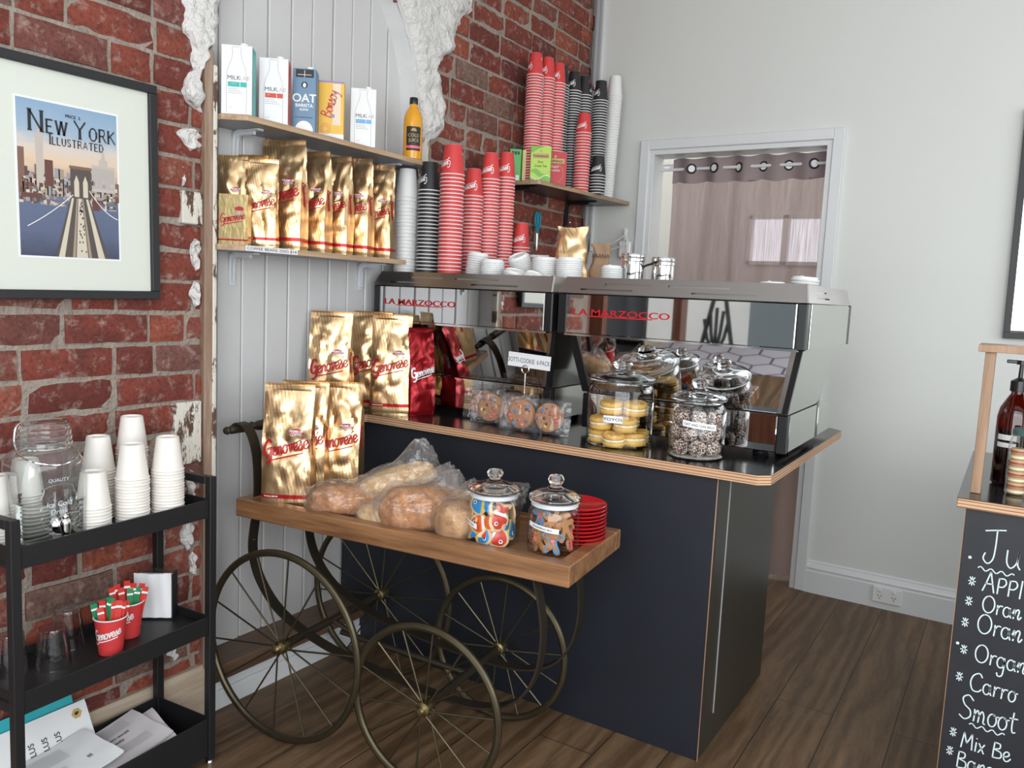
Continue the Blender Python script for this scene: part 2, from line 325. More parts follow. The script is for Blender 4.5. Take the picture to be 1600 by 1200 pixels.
class MB:
    def __init__(s): s.v = []; s.f = []; s.m = []; s.mats = []; s.uv = None
    def mi(s, m):
        if m not in s.mats: s.mats.append(m)
        return s.mats.index(m)
    def add(s, vs, fs, m, M=None):
        b = len(s.v); i = s.mi(m)
        s.v += [tuple(M @ Vector(v)) if M else tuple(v) for v in vs]
        s.f += [tuple(b+k for k in f) for f in fs]; s.m += [i]*len(fs); return s
    def box(s, x0, x1, y0, y1, z0, z1, m, M=None, bev=0.):
        if bev:
            bm = bmesh.new(); bmesh.ops.create_cube(bm, size=1)
            for v in bm.verts: v.co = ((x0+x1)/2+v.co.x*(x1-x0), (y0+y1)/2+v.co.y*(y1-y0), (z0+z1)/2+v.co.z*(z1-z0))
            bmesh.ops.bevel(bm, geom=bm.edges[:], offset=bev, segments=1, affect='EDGES', profile=.5)
            bm.verts.index_update(); vs = [v.co.copy() for v in bm.verts]; fs = [[v.index for v in f.verts] for f in bm.faces]; bm.free()
            return s.add(vs, fs, m, M)
        vs = [(x, y, z) for z in (z0, z1) for y in (y0, y1) for x in (x0, x1)]
        return s.add(vs, [(0, 2, 3, 1), (4, 5, 7, 6), (0, 1, 5, 4), (2, 6, 7, 3), (0, 4, 6, 2), (1, 3, 7, 5)], m, M)
    def lathe(s, prof, m, n=32, M=None, cap=False):
        vs = []; fs = []; L = len(prof)
        for i in range(n):
            a = 2*pi*i/n
            for r, z in prof: vs.append((r*cos(a), r*sin(a), z))
        for i in range(n):
            j = (i+1) % n
            for k in range(L-1): fs.append((i*L+k, j*L+k, j*L+k+1, i*L+k+1))
        s.add(vs, fs, m, M)
        if cap:
            s.add([(prof[-1][0]*cos(2*pi*i/n), prof[-1][0]*sin(2*pi*i/n), prof[-1][1]) for i in range(n)], [tuple(range(n))], m, M)
            s.add([(prof[0][0]*cos(2*pi*i/n), prof[0][0]*sin(2*pi*i/n), prof[0][1]) for i in range(n)], [tuple(range(n))[::-1]], m, M)
        return s
    def tube(s, P, r, m, n=8, closed=False, M=None, flat=None):
        """flat=(w,h,axis): a flat bar whose width runs along axis"""
        P = [Vector(p) for p in P]; vs = []; fs = []; N = len(P); up = None
        for i, p in enumerate(P):
            t = (P[(i+1) % N]-P[i-1]) if closed else (P[min(i+1, N-1)]-P[max(i-1, 0)])
            t.normalize()
            if flat:
                a = Vector(flat[2]); b = t.cross(a).normalized(); w, h = flat[0]/2, flat[1]/2
                for x, y in ((-w, -h), (w, -h), (w, h), (-w, h)): vs.append(p+a*x+b*y)
                continue
            if up is None: up = Vector((0, 0, 1)) if abs(t.z) < .9 else Vector((1, 0, 0))
            a = t.cross(up).normalized(); b = a.cross(t).normalized(); up = b
            rr = r[i] if isinstance(r, (list, tuple)) else r
            for k in range(n): vs.append(p+(a*cos(2*pi*k/n)+b*sin(2*pi*k/n))*rr)
        q = 4 if flat else n
        for i in range(N if closed else N-1):
            j = (i+1) % N
            for k in range(q): fs.append((i*q+k, i*q+(k+1) % q, j*q+(k+1) % q, j*q+k))
        if not closed: fs += [tuple(range(q))[::-1], tuple((N-1)*q+k for k in range(q))]
        return s.add(vs, fs, m, M)
    def prism(s, poly, z0, z1, m, M=None, sidem=None):
        n = len(poly); vs = [(x, y, z0) for x, y in poly]+[(x, y, z1) for x, y in poly]
        s.add(vs, [tuple(range(n))[::-1], tuple(range(n, 2*n))], m, M)
        return s.add(vs, [(i, (i+1) % n, n+(i+1) % n, n+i) for i in range(n)], sidem or m, M)
    def sphere(s, r, m, M=None, n=16, sq=(1, 1, 1)):
        prof = [(max(1e-5, r*sin(pi*i/(n//2))), -r*cos(pi*i/(n//2))) for i in range(n//2+1)]
        T = Matrix.Diagonal((*sq, 1)); return s.lathe(prof, m, n, (M @ T) if M else T)
    def grid(s, fn, nu, nv, m, closed=False, M=None):
        vs = [fn(i/nu, j/nv) for j in range(nv+1) for i in range(nu+(0 if closed else 1))]; w = nu if closed else nu+1
        fs = [(j*w+i, j*w+(i+1) % w, (j+1)*w+(i+1) % w, (j+1)*w+i) for j in range(nv) for i in range(nu)]
        return s.add(vs, fs, m, M)
    def text(s, t, h, fn, m, bold=0., align='c', sx=1., shear=0.):
        vs, fs, a, b = text_mesh(t, bold); k = h/.72; o = {'c': (a+b)/2, 'l': a, 'r': b}[align]
        return s.add([fn((x-o+shear*y)*k*sx, y*k) for x, y in vs], fs, m)
    def strokes(s, lines, w, fn, m, taper=False):
        for P in lines:
            N = len(P); vs = []; fs = []
            for i, p in enumerate(P):
                t = Vector(P[min(i+1, N-1)])-Vector(P[max(i-1, 0)]); t = t.normalized() if t.length else Vector((1, 0))
                q = Vector((-t[1], t[0]))*w/2
                if taper: q = q*(.65+.5*abs(t[1]))
                vs += [fn(p[0]+q[0], p[1]+q[1]), fn(p[0]-q[0], p[1]-q[1])]
            for i in range(N-1): fs.append((2*i, 2*i+1, 2*i+3, 2*i+2))
            s.add(vs, fs, m)
        return s
    def poly(s, pts, fn, m): return s.add([fn(x, y) for x, y in pts], [tuple(range(len(pts)))], m)
    def build(s, name, parent=None, smooth=35, label=None, uv=None):
        me = bpy.data.meshes.new(name); me.from_pydata(s.v, [], s.f)
        for m in s.mats: me.materials.append(K[m])
        me.polygons.foreach_set('material_index', s.m)
        if uv:
            l = me.uv_layers.new(name='UVMap')
            for p in me.polygons:
                for li in p.loop_indices: l.data[li].uv = uv[me.loops[li].vertex_index] if me.loops[li].vertex_index < len(uv) else (1.5, .5)
        if smooth:
            me.polygons.foreach_set('use_smooth', [True]*len(me.polygons)); me.set_sharp_from_angle(angle=radians(smooth))
        me.update(); o = bpy.data.objects.new(name, me); COL.objects.link(o)
        if parent: o.parent = parent
        if label: o['label'] = label
        return o
def tag(o, label, cat, group=None, kind=None):
    o['label'] = label; o['category'] = cat
    if group: o['group'] = group
    if kind: o['kind'] = kind
    return o
def struct(o): o['kind'] = 'structure'; return o
def thing(name, label, cat, loc=(0, 0, 0), rz=0., group=None):
    o = bpy.data.objects.new(name, None); COL.objects.link(o); o.location = loc; o.rotation_euler = (0, 0, rz); o.empty_display_size = .05
    return tag(o, label, cat, group)
def put(o, loc, rz=0., rx=0., ry=0.): o.location = loc; o.rotation_euler = (rx, ry, rz); return o
def dup(o, label, group=None):
    c = o.copy(); COL.objects.link(c); c['label'] = label
    if group: c['group'] = group
    for ch in list(o.children):
        d = ch.copy(); COL.objects.link(d); d.parent = c
        for g in ch.children: e = g.copy(); COL.objects.link(e); e.parent = d
    return c
T = Matrix.Translation
def RX(a): return Matrix.Rotation(a, 4, 'X')
def RY(a): return Matrix.Rotation(a, 4, 'Y')
def RZ(a): return Matrix.Rotation(a, 4, 'Z')
def wob(p, s, a): v = noise.noise_vector(Vector(p)*s); return v*a
ORD = ['first', 'second', 'third', 'fourth', 'fifth', 'sixth', 'seventh', 'eighth', 'ninth', 'tenth', 'eleventh', 'twelfth', 'thirteenth', 'fourteenth', 'fifteenth', 'sixteenth', 'seventeenth', 'eighteenth', 'nineteenth', 'twentieth']
TENS = {20: 'twenty', 30: 'thirty', 40: 'forty', 50: 'fifty'}
def ordinal(n):
    if n <= 20: return ORD[n-1]
    t, u = n//10*10, n % 10
    return TENS[t][:-1]+'ieth' if u == 0 else TENS[t]+'-'+ORD[u-1]

# one-stroke handwriting, x-height 1
def arc(cx, cy, rx, ry, a0, a1, n=12): return [(cx+rx*cos(radians(a0+(a1-a0)*i/n)), cy+ry*sin(radians(a0+(a1-a0)*i/n))) for i in range(n+1)]
def cm(P, n=5): return [tuple(p)[:2] for p in catmull([(x, y, 0) for x, y in P], n)]
HW = {
 'G': ([cm([(.95, 1.55), (.80, 1.95), (.45, 1.85), (.12, 1.2), (.12, .45), (.45, .05), (.85, .30), (1.0, .95)]), cm([(.55, .85), (.8, 1.0), (1.0, .95), (.98, .3), (.80, -.45), (.45, -.75), (.2, -.55)])], 1.1),
 'e': ([cm([(.0, .42), (.35, .52), (.52, .78), (.34, 1.0), (.10, .80), (.06, .35), (.24, .02), (.48, .08), (.68, .40)])], .62),
 'n': ([cm([(.0, .5), (.12, .95), (.14, .5), (.10, .0)]), cm([(.11, .2), (.25, .8), (.42, 1.0), (.52, .78), (.46, .25), (.56, .02), (.74, .35)])], .70),
 'o': ([arc(.30, .5, .27, .5, 90, 450, 18), cm([(.30, 1.0), (.5, .85), (.72, .9)])], .68),
 'v': ([cm([(.0, .75), (.12, .98), (.20, .5), (.26, .02), (.46, .5), (.52, .98), (.72, .88)])], .68),
 's': ([cm([(.0, .30), (.25, .75), (.32, 1.05), (.36, .75), (.46, .4), (.36, .05), (.12, .02), (.0, .2)]), cm([(.30, .0), (.5, .1), (.65, .4)])], .60),
 'J': ([[(0, 1.85), (.5, 1.98), (1.0, 2.08)], cm([(.58, 2.0), (.6, 1.0), (.55, .3), (.32, 0), (.08, .25), (.15, .6)])], 1.15),
 'u': ([cm([(.05, 1.0), (.08, .3), (.3, .0), (.55, .35), (.6, 1.0), (.6, .3), (.75, .0)])], .85),
 'A': ([[(0, 0), (.25, .9), (.45, 1.8)], [(.45, 1.8), (.65, .9), (.85, 0)], [(.15, .7), (.7, .75)]], 1.0),
 'P': ([[(.1, 0), (.1, .7), (.12, 1.4)], cm([(.1, 1.35), (.5, 1.4), (.65, 1.05), (.45, .7), (.12, .65)])], .8),
 'p': ([[(.1, -.1), (.1, .7), (.12, 1.35)], cm([(.1, 1.3), (.5, 1.35), (.65, 1.0), (.45, .65), (.12, .6)])], .8),
 'l': ([[(.12, 0), (.14, .8), (.16, 1.6)]], .35),
 'O': ([arc(.55, .85, .5, .85, 100, 465, 20)], 1.2),
 'r': ([[(.1, 0), (.12, .5), (.1, 1.0)], cm([(.12, .6), (.3, .95), (.55, .95)])], .6),
 'a': ([arc(.3, .5, .28, .5, 40, 400, 16), cm([(.55, 1.0), (.56, .4), (.7, .0)])], .8),
 'g': ([arc(.3, .5, .28, .5, 40, 400, 16), cm([(.56, 1.0), (.58, .0), (.5, -.7), (.2, -.8), (.1, -.5)])], .78),
 'C': ([cm([(.95, 1.45), (.7, 1.8), (.25, 1.5), (.08, .8), (.3, .1), (.75, .05), (1.0, .35)])], 1.1),
 'S': ([cm([(.85, 1.6), (.5, 1.95), (.15, 1.65), (.3, 1.15), (.7, .8), (.75, .3), (.4, .0), (.02, .25)])], .95),
 'm': ([cm([(.05, 1.0), (.08, .5), (.06, .0)]), cm([(.07, .5), (.25, .95), (.38, .6), (.36, .0)]), cm([(.37, .5), (.55, .95), (.7, .6), (.7, .1), (.85, .0)])], .95),
 't': ([cm([(.25, 1.6), (.22, .6), (.3, .05), (.5, .1)]), [(.0, 1.1), (.25, 1.12), (.55, 1.15)]], .6),
 'M': ([[(.05, 0), (.12, .9), (.2, 1.7)], [(.2, 1.7), (.35, 1.1), (.5, .6)], [(.5, .6), (.7, 1.1), (.9, 1.7)], [(.9, 1.7), (.95, .9), (1.0, 0)]], 1.2),
 'i': ([[(.1, 0), (.1, .5), (.12, 1.0)], [(.1, 1.35), (.13, 1.4), (.16, 1.42)]], .35),
 'x': ([[(.0, 1.0), (.25, .5), (.5, 0)], [(.5, 1.0), (.25, .5), (.0, 0)]], .65),
 'B': ([[(.12, 0), (.12, .8), (.15, 1.65)], cm([(.12, 1.6), (.6, 1.55), (.6, 1.1), (.2, .9), (.75, .7), (.75, .15), (.1, .02)])], .95),
 '*': ([[(0, .5), (.35, .5), (.7, .5)], [(.1, .1), (.35, .5), (.6, .95)], [(.6, .1), (.35, .5), (.12, .95)], [(.35, 0), (.35, .5), (.35, 1)]], 1.0),
 'y': ([cm([(.05, 1.0), (.15, .5), (.35, .3), (.55, 1.0)]), cm([(.55, 1.0), (.5, .2), (.3, -.6), (.05, -.5)])], .75),
 ' ': ([], .5)}
def hand(s, size, ang=0., slant=0.):
    x = 0; out = []
    for ch in s:
        L, w = HW[ch]
        for P in L: out.append([((px+x+slant*py)*size, py*size) for px, py in P])
        x += w
    c, sn = cos(ang), sin(ang)
    return [[(a*c-b*sn, a*sn+b*c) for a, b in P] for P in out], x*size
def script(size, ang=.26):
    """the slanted signature on bags and cups: (strokes, length)"""
    L, w = hand('Genovese', size, 0, .18)
    u = [[(size*.9+i*size*.36, -size*.42) for i in range(12)]]
    c, sn = cos(ang), sin(ang); rot = lambda P: [(a*c-b*sn, a*sn+b*c) for a, b in P]
    return [rot(P) for P in L], [rot(P) for P in u], w

# ---------------------------------------------------------------- setting
AY, AH, AZ, AB = -1.935, .478, 2.04, .55      # the arched recess in the left wall
def arch_z(y):
    q = 1-((y-AY)/AH)**2
    return AZ+AB*sqrt(q) if q > 0 else 0
def inside_arch(y, z, g=0.):
    if abs(y-AY) >= AH+g: return False
    return z < AZ+(AB+g)*sqrt(max(0, 1-((y-AY)/(AH+g))**2))
def wall_left():
    b = MB(); X = -.012; Y0, Y1, ZT = -3.38, .0, 3.3
    b.add([(X, Y0, 0), (X, AY-AH, 0), (X, AY-AH, ZT), (X, Y0, ZT)], [(0, 1, 2, 3)], 'mortar')
    b.add([(X, AY+AH, 0), (X, Y1, 0), (X, Y1, ZT), (X, AY+AH, ZT)], [(0, 1, 2, 3)], 'mortar')
    n = 24; ys = [AY-AH*cos(pi*i/n) for i in range(n+1)]
    vs = [(X, y, max(AZ, arch_z(y))) for y in ys]+[(X, y, ZT) for y in ys]
    b.add(vs, [(i, i+1, n+2+i, n+1+i) for i in range(n)], 'mortar')
    b.add([(-.30, Y0, 0), (-.30, Y1, 0), (-.30, Y1, ZT), (-.30, Y0, ZT)], [(0, 3, 2, 1)], 'mortar')
    r = random.Random(3); z = .031; row = 0
    while z < 3.25:
        h = .0762+r.uniform(-.002, .002); y = Y0+(.06 if row % 2 else .185)+r.uniform(-.01, .01)
        while y < Y1-.02:
            L = .232 if r.random() > .22 else .112
            y1 = min(y+L+r.uniform(-.006, .004), Y1)
            zc_ = z+h/2; q_ = 1-max(0, (zc_-AZ)/AB)**2; hw_ = (AH*sqrt(q_) if q_ > 0 else 0)+(.012 if zc_ < AZ else .03); ye = y1
            if hw_ > .03 and y < AY-hw_ < y1: ye = y1; y1 = AY-hw_
            if hw_ > .03 and y < AY+hw_ < y1: y = AY+hw_
            if y1-y > .03 and not (inside_arch(y, z+h/2, .0) or inside_arch(y1, z+h/2, .0) or inside_arch((y+y1)/2, z, .0)):
                dx = r.uniform(-.005, .003); nu, nv = 6, 3; vs = []; sd = r.uniform(0, 99)
                for j in range(nv+1):
                    for i in range(nu+1):
                        e = min(i, nu-i, j, nv-j) == 0
                        p = Vector((dx, y+(y1-y)*i/nu, z+h*j/nv)); q = wob(p+Vector((sd, 0, 0)), 22, .006)
                        vs.append((p.x+q.x*.7-(.009 if e else 0), p.y+q.y*.7, p.z+q.z*.6))
                fs = [(j*(nu+1)+i, j*(nu+1)+i+1, (j+1)*(nu+1)+i+1, (j+1)*(nu+1)+i) for j in range(nv) for i in range(nu)]
                # skirt of each brick back into the mortar
                ring = list(range(nu+1))+[k*(nu+1)+nu for k in range(1, nv+1)]+[nv*(nu+1)+i for i in range(nu-1, -1, -1)]+[k*(nu+1) for k in range(nv-1, 0, -1)]
                o = len(vs); vs += [(-.02, vs[k][1], vs[k][2]) for k in ring]; R = len(ring)
                fs += [(ring[k], o+k, o+(k+1) % R, ring[(k+1) % R]) for k in range(R)]
                b.add(vs, fs, 'brick')
            y = max(y1, ye)+.0125+r.uniform(-.002, .003)
        z += .0888; row += 1
    struct(b.build('wall_left', smooth=50))
    b = MB()   # boards closing the recess
    ys = [-2.415, -2.319, -2.225, -2.127, -2.029, -1.934, -1.836, -1.740, -1.642, -1.545, -1.452]
    for i in range(10):
        y0, y1 = ys[i]+.0025, ys[i+1]-.0025
        b.box(-.12, -.09+.0015*sin(i*2.3), y0, y1, .0, 2.62, 'boards', bev=.0035)
    b.box(-.14, -.10, -2.46, -1.42, 0, 2.7, 'boards')
    struct(b.build('wall_alcove'))
    b = MB()   # white reveal round the recess
    path = [(AY-AH, 0), (AY-AH, 1), (AY-AH, AZ)]+[(AY-AH*cos(pi*i/24), AZ+AB*sin(pi*i/24)) for i in range(1, 24)]+[(AY+AH, AZ), (AY+AH, 1), (AY+AH, 0)]
    def f(u, v):
        t = u*(len(path)-1); i = min(int(t), len(path)-2); t -= i
        y = path[i][0]*(1-t)+path[i+1][0]*t; z = path[i][1]*(1-t)+path[i+1][1]*t
        q = wob((0, y, z), 9, .008); return (-.14+v*.145, y+q.y, z+q.z)
    b.grid(f, 120, 5, 'smoothplaster'); struct(b.build('trim_1', smooth=60))
    # rough plaster left on the brick beside the arch
    def patch(name, outer, inner, thick=.03):
        A = catmull([(0, y, z) for y, z in outer], 4); B = catmull([(0, y, z) for y, z in inner], 4)
        def samp(P, t):
            k = t*(len(P)-1); i = min(int(k), len(P)-2); return P[i].lerp(P[i+1], k-i)
        b = MB(); nu, nv = 14, 80
        def f(u, v):
            p = samp(A, v).lerp(samp(B, v), u); q = wob(p, 16, 1); q2 = wob(p, 45, 1)
            e = min(u, 1-u); e2 = min(v, 1-v); k = min(1, e*6+.0)*min(1, e2*12) if True else 1
            y = p.y+(q2.y*.012 if 0 < u < 1 else q2.y*.010); z = p.z+q2.z*.006
            return (-.006+k*max(thick*.55, thick*.8+q.x*thick*.5+q2.x*.010), y, z)
        b.grid(f, nu, nv, 'plaster'); return struct(b.build(name, smooth=80))
    patch('trim_2', [(-1.05, 2.75), (-1.122, 2.582), (-1.119, 2.541), (-1.182, 2.503), (-1.189, 2.465), (-1.222, 2.439), (-1.234, 2.40), (-1.231, 2.36), (-1.276, 2.323), (-1.308, 2.304), (-1.338, 2.271), (-1.355, 2.254), (-1.35, 2.234), (-1.326, 2.213), (-1.307, 2.179), (-1.302, 2.126), (-1.304, 2.093), (-1.295, 2.045), (-1.313, 2.009), (-1.348, 1.97), (-1.40, 1.958)],
          [(-1.75, 2.59), (-1.66, 2.49), (-1.598, 2.43), (-1.559, 2.378), (-1.532, 2.325), (-1.505, 2.282), (-1.485, 2.226), (-1.474, 2.177), (-1.463, 2.122), (-1.46, 2.06), (-1.459, 2.008), (-1.45, 1.985), (-1.43, 1.962)], .035)
    patch('trim_3', [(-2.50, 2.45), (-2.506, 2.25), (-2.508, 2.139), (-2.512, 2.095), (-2.506, 2.062), (-2.494, 2.044), (-2.488, 2.016), (-2.481, 1.983), (-2.479, 1.96), (-2.498, 1.949), (-2.508, 1.906), (-2.502, 1.881), (-2.487, 1.867), (-2.46, 1.846)],
          [(-2.27, 2.45), (-2.35, 2.28), (-2.38, 2.18), (-2.387, 2.133), (-2.398, 2.094), (-2.408, 2.061), (-2.424, 2.039), (-2.43, 2.014), (-2.440, 1.983), (-2.446, 1.963), (-2.448, 1.927), (-2.445, 1.874), (-2.447, 1.841)], .03)
    k = 4
    for y0, z0, y1, z1 in ((-2.528, 1.80, -2.445, 1.735), (-2.515, 1.69, -2.497, 1.629), (-2.486, 1.485, -2.447, 1.389), (-2.485, 1.359, -2.447, 1.285), (-2.493, .985, -2.470, .935), (-2.493, .80, -2.470, .694), (-2.517, .644, -2.470, .544), (-2.486, .536, -2.455, .458), (-2.567, .265, -2.528, .214)):
        m = (z0+z1)/2; w = (y1-y0)
        patch('trim_%d' % k, [(y0+.4*w, z0), (y0+.1*w, z0*.7+z1*.3), (y0, m), (y0+.25*w, z0*.25+z1*.75), (y0+.5*w, z1)], [(y0+.6*w, z0), (y1, z0*.75+z1*.25), (y1-.15*w, m), (y1, z0*.3+z1*.7), (y0+.6*w, z1)], .014); k += 1
    b = MB()   # jamb lining, with the strip of paint along its edge, and two wood plugs with flaking paint
    b.box(-.02, .012, -2.443, -2.413, .15, 2.03, 'jamb', bev=.003); b.box(-.012, .016, -2.416, -2.402, .15, 1.99, 'flaky', bev=.003)
    struct(b.build('trim_13'))
    b = MB(); b.box(-.02, .008, -2.515, -2.447, 1.525, 1.618, 'flaky', bev=.003); struct(b.build('trim_14'))
    b = MB(); b.box(-.02, .008, -2.540, -2.449, .815, 1.003, 'flaky', bev=.003); struct(b.build('trim_15'))
    b = MB(); b.box(-.02, .006, -1.455, -1.393, 1.70, 1.965, 'flaky', bev=.003); struct(b.build('trim_16'))
    b = MB(); b.box(-.12, .042, -2.43, -1.46, .103, .155, 'ledge', bev=.004); struct(b.build('trim_17'))
    def skirt(name, y0, y1, h, m):
        prof = [(-.013, 0), (.024, 0), (.024, h*.66), (.020, h*.70), (.020, h*.76), (.012, h*.86), (.008, h), (-.013, h)]
        b = MB(); n = len(prof)
        vs = [(x, y, z) for y in (y0, y1) for x, z in prof]
        b.add(vs, [(i, (i+1) % n, n+(i+1) % n, n+i) for i in range(n)]+[tuple(range(n))[::-1], tuple(range(n, 2*n))], m); return struct(b.build(name))
    skirt('baseboard_left', -4.5, -2.425, .165, 'skirt')
    b = MB(); b.box(-.13, .024, -2.425, -1.457, 0, .062, 'trimpaint', bev=.002); b.box(-.13, .018, -2.425, -1.457, .062, .103, 'trimpaint', bev=.004); struct(b.build('baseboard_alcove'))
wall_left()

def shell():
    b = MB(); b.add([(-.3, -4.46, 0), (5.2, -4.46, 0), (5.2, 3.2, 0), (-.3, 3.2, 0)], [(0, 1, 2, 3)], 'floor')
    o = struct(b.build('floor'))
    b = MB(); b.box(.0, 5.2, -4.46, -3.67, 0, .004, 'hex'); struct(b.build('floor_entry'))
    b = MB(); b.box(-.3, 5.3, -4.46, 3.3, 3.3, 3.4, 'ceiling'); struct(b.build('ceiling'))
    D0, D1, DZ = .385, 1.243, 2.118
    b = MB()
    b.box(-.3, D0, 0, .12, 0, 3.3, 'wallpaint'); b.box(D1, 5.2, 0, .12, 0, 3.3, 'wallpaint'); b.box(D0, D1, 0, .12, DZ, 3.3, 'wallpaint')
    struct(b.build('wall_back'))
    b = MB(); b.box(5.2, 5.3, -4.46, -3.6, 0, 3.3, 'wallpaint'); b.box(5.2, 5.3, -1.2, 3.2, 0, 3.3, 'wallpaint'); b.box(5.2, 5.3, -3.6, -1.2, 0, .8, 'wallpaint'); b.box(5.2, 5.3, -3.6, -1.2, 3.0, 3.3, 'wallpaint')
    struct(b.build('wall_right'))
    b = MB()   # moulded door casing: stepped, darker line between the two fillets
    w = .072
    def casing(x0, x1, z0, z1, inner):
        b.box(x0, x1, -.022, .0, z0, z1, 'trimpaint', bev=.002)
    b.box(D0-w, D0-.022, -.024, 0, 0, DZ+w, 'trimpaint', bev=.003); b.box(D1+.022, D1+w, -.024, 0, 0, DZ+w, 'trimpaint', bev=.003); b.box(D0-.022, D1+.022, -.024, 0, DZ+.022, DZ+w, 'trimpaint', bev=.003)
    b.box(D0-.024, D0+.003, -.014, .125, 0, DZ+.022, 'trimpaint', bev=.002); b.box(D1-.003, D1+.024, -.014, .125, 0, DZ+.022, 'trimpaint', bev=.002); b.box(D0, D1, -.014, .125, DZ-.003, DZ+.022, 'trimpaint', bev=.002)
    struct(b.build('trim_18'))
    prof = [(0, 0), (-.022, 0), (-.022, .105), (-.018, .110), (-.018, .118), (-.022, .122), (-.016, .138), (-.010, .145), (-.010, .150), (-.004, .156), (0, .156)]
    b = MB(); n = len(prof); vs = [(x, y, z) for x in (D1+w, 5.2) for y, z in prof]
    b.add(vs, [(i, n+i, n+(i+1) % n, (i+1) % n) for i in range(n)], 'trimpaint'); struct(b.build('baseboard_back'))
    # the little room behind the curtain
    b = MB(); b.box(-.3, .0, 3.1, 3.2, 0, 3.3, 'wallpaint'); b.box(.0, .66, 3.1, 3.2, 0, 1.72, 'wallpaint'); b.box(.0, .66, 3.1, 3.2, 2.14, 3.3, 'wallpaint'); b.box(.66, 5.2, 3.1, 3.2, 0, 3.3, 'wallpaint')
    b.box(-.35, -.3, .12, 3.2, 0, 3.3, 'wallpaint'); b.box(2.4, 2.5, .12, 3.1, 0, 3.3, 'wallpaint')
    struct(b.build('wall_far'))
    b = MB()
    for x0, x1 in ((.0, .03), (.29, .34), (.63, .66)): b.box(x0, x1, 3.08, 3.16, 1.72, 2.14, 'trimpaint')
    for z0, z1 in ((1.72, 1.75), (2.11, 2.14)): b.box(0, .66, 3.08, 3.16, z0, z1, 'trimpaint')
    struct(b.build('window_1'))
    # shopfront behind the viewer: posts, transom, timber stall-board, open doorway, pavement and the houses opposite
    b = MB()
    for x0, x1 in ((-.30, -.20), (.07, .13), (1.05, 1.13), (2.72, 2.80), (3.75, 3.83), (4.95, 5.2)): b.box(x0, x1, -4.62, -4.5, 0, 3.3, 'trimpaint' if x0 < 0 else 'timberfront' if x0 < 1 else 'black')
    b.box(.22, 4.95, -4.62, -4.5, 2.95, 3.3, 'wallpaint'); b.box(.22, 1.05, -4.60, -4.52, 0, .9, 'timberfront'); b.box(3.83, 4.95, -4.60, -4.52, 0, .5, 'timberfront')
    b.box(.22, 4.95, -4.59, -4.53, 2.42, 2.50, 'black')
    b.box(.58, .98, -4.60, -4.54, .02, 2.42, 'bluedoor')
    for k in range(5):
        a = radians(50+20*k); b.tube([(.36, -4.55, 1.0), (.36+.09*cos(a), -4.55, 1.0+.18*sin(a)), (.36+.13*cos(a), -4.55, 1.0+.34*sin(a))], .012, 'black', 6)
    b.tube([(.24, -4.55, .95), (.44, -4.55, 1.9)], .015, 'black', 6); b.tube([(.50, -4.55, .95), (.32, -4.55, 1.9)], .015, 'black', 6)
    struct(b.build('wall_front'))
    # side window in the left wall beside the entrance, seen only in the machines' mirrors
    b = MB()
    b.box(-.30, .0, -4.5, -3.38, 0, .55, 'timberfront'); b.box(-.30, .0, -4.5, -3.38, 2.6, 3.3, 'wallpaint')
    for y0, y1, m in ((-3.43, -3.38, 'timberfront'), (-3.66, -3.60, 'timberfront'), (-3.98, -3.93, 'black'), (-4.28, -4.22, 'black')): b.box(-.16, -.02, y0, y1, .55, 2.6, m)
    b.box(-.14, -.04, -4.5, -3.38, 2.1, 2.15, 'timberfront'); struct(b.build('window_2'))
    b = MB(); b.grid(lambda u, v: (-.20+.018*sin(u*30), -3.60+.20*u, .56+2.0*v), 30, 4, 'curtain'); struct(b.build('window_blind'))
    b = MB(); b.box(-9, 14, -16, -4.62, -.06, -.01, 'asphalt'); struct(b.build('ground_street'))
    b = MB()
    r = random.Random(5); x = -9
    while x < 14:
        w = r.uniform(2, 4); b.box(x, x+w-.2, -16.5, -15, 0, r.uniform(3, 4.6), 'facade'); x += w
    struct(b.build('wall_street'))
shell()
# ---------------------------------------------------------------- furniture
def counter():
    t = thing('service_counter', 'dark panelled service counter with a plywood-edged black top carrying two coffee machines', 'counter', (.6, -1.4, 0))
    L = (-.6, 1.4, 0)
    def loc(b): return [(x+L[0], y+L[1], z) for x, y, z in b.v]
    def part(name, b, label=None):
        b.v = loc(b); return b.build(name, t, label=label)
    b = MB(); b.box(-.086, 1.381, -1.742, -1.724, 0, .871, 'darkpanel', bev=.0015); part('front_panel', b)
    b = MB(); b.box(1.363, 1.381, -1.7235, -1.046, 0, .871, 'endpanel', bev=.0015)
    b.box(1.3805, 1.3835, -1.62, -1.615, .10, .85, 'ink_grey'); part('end_panel', b, 'blackish end panel with a pale vertical scratch')
    b = MB(); b.box(1.3795, 1.3825, -1.7435, -1.7405, 0, .871, 'standwood'); part('corner_edge', b, 'thin raw edge down the corner')
    b = MB()
    poly = [(1.500, -1.777), (1.530, -1.747), (1.530, -.715), (1.487, -.672), (.004, -.672), (.004, -1.452), (-.086, -1.462), (-.086, -2.0), (.062, -2.0), (.062, -1.777)]
    b.prism(poly, .872, .899, 'ply'); b.prism(poly, .899, .9005, 'countertop'); part('worktop', b)
    b = MB(); b.box(.05, 1.30, -1.0, -.98, .0, .871, 'darkpanel'); part('rear_panel', b)
counter()

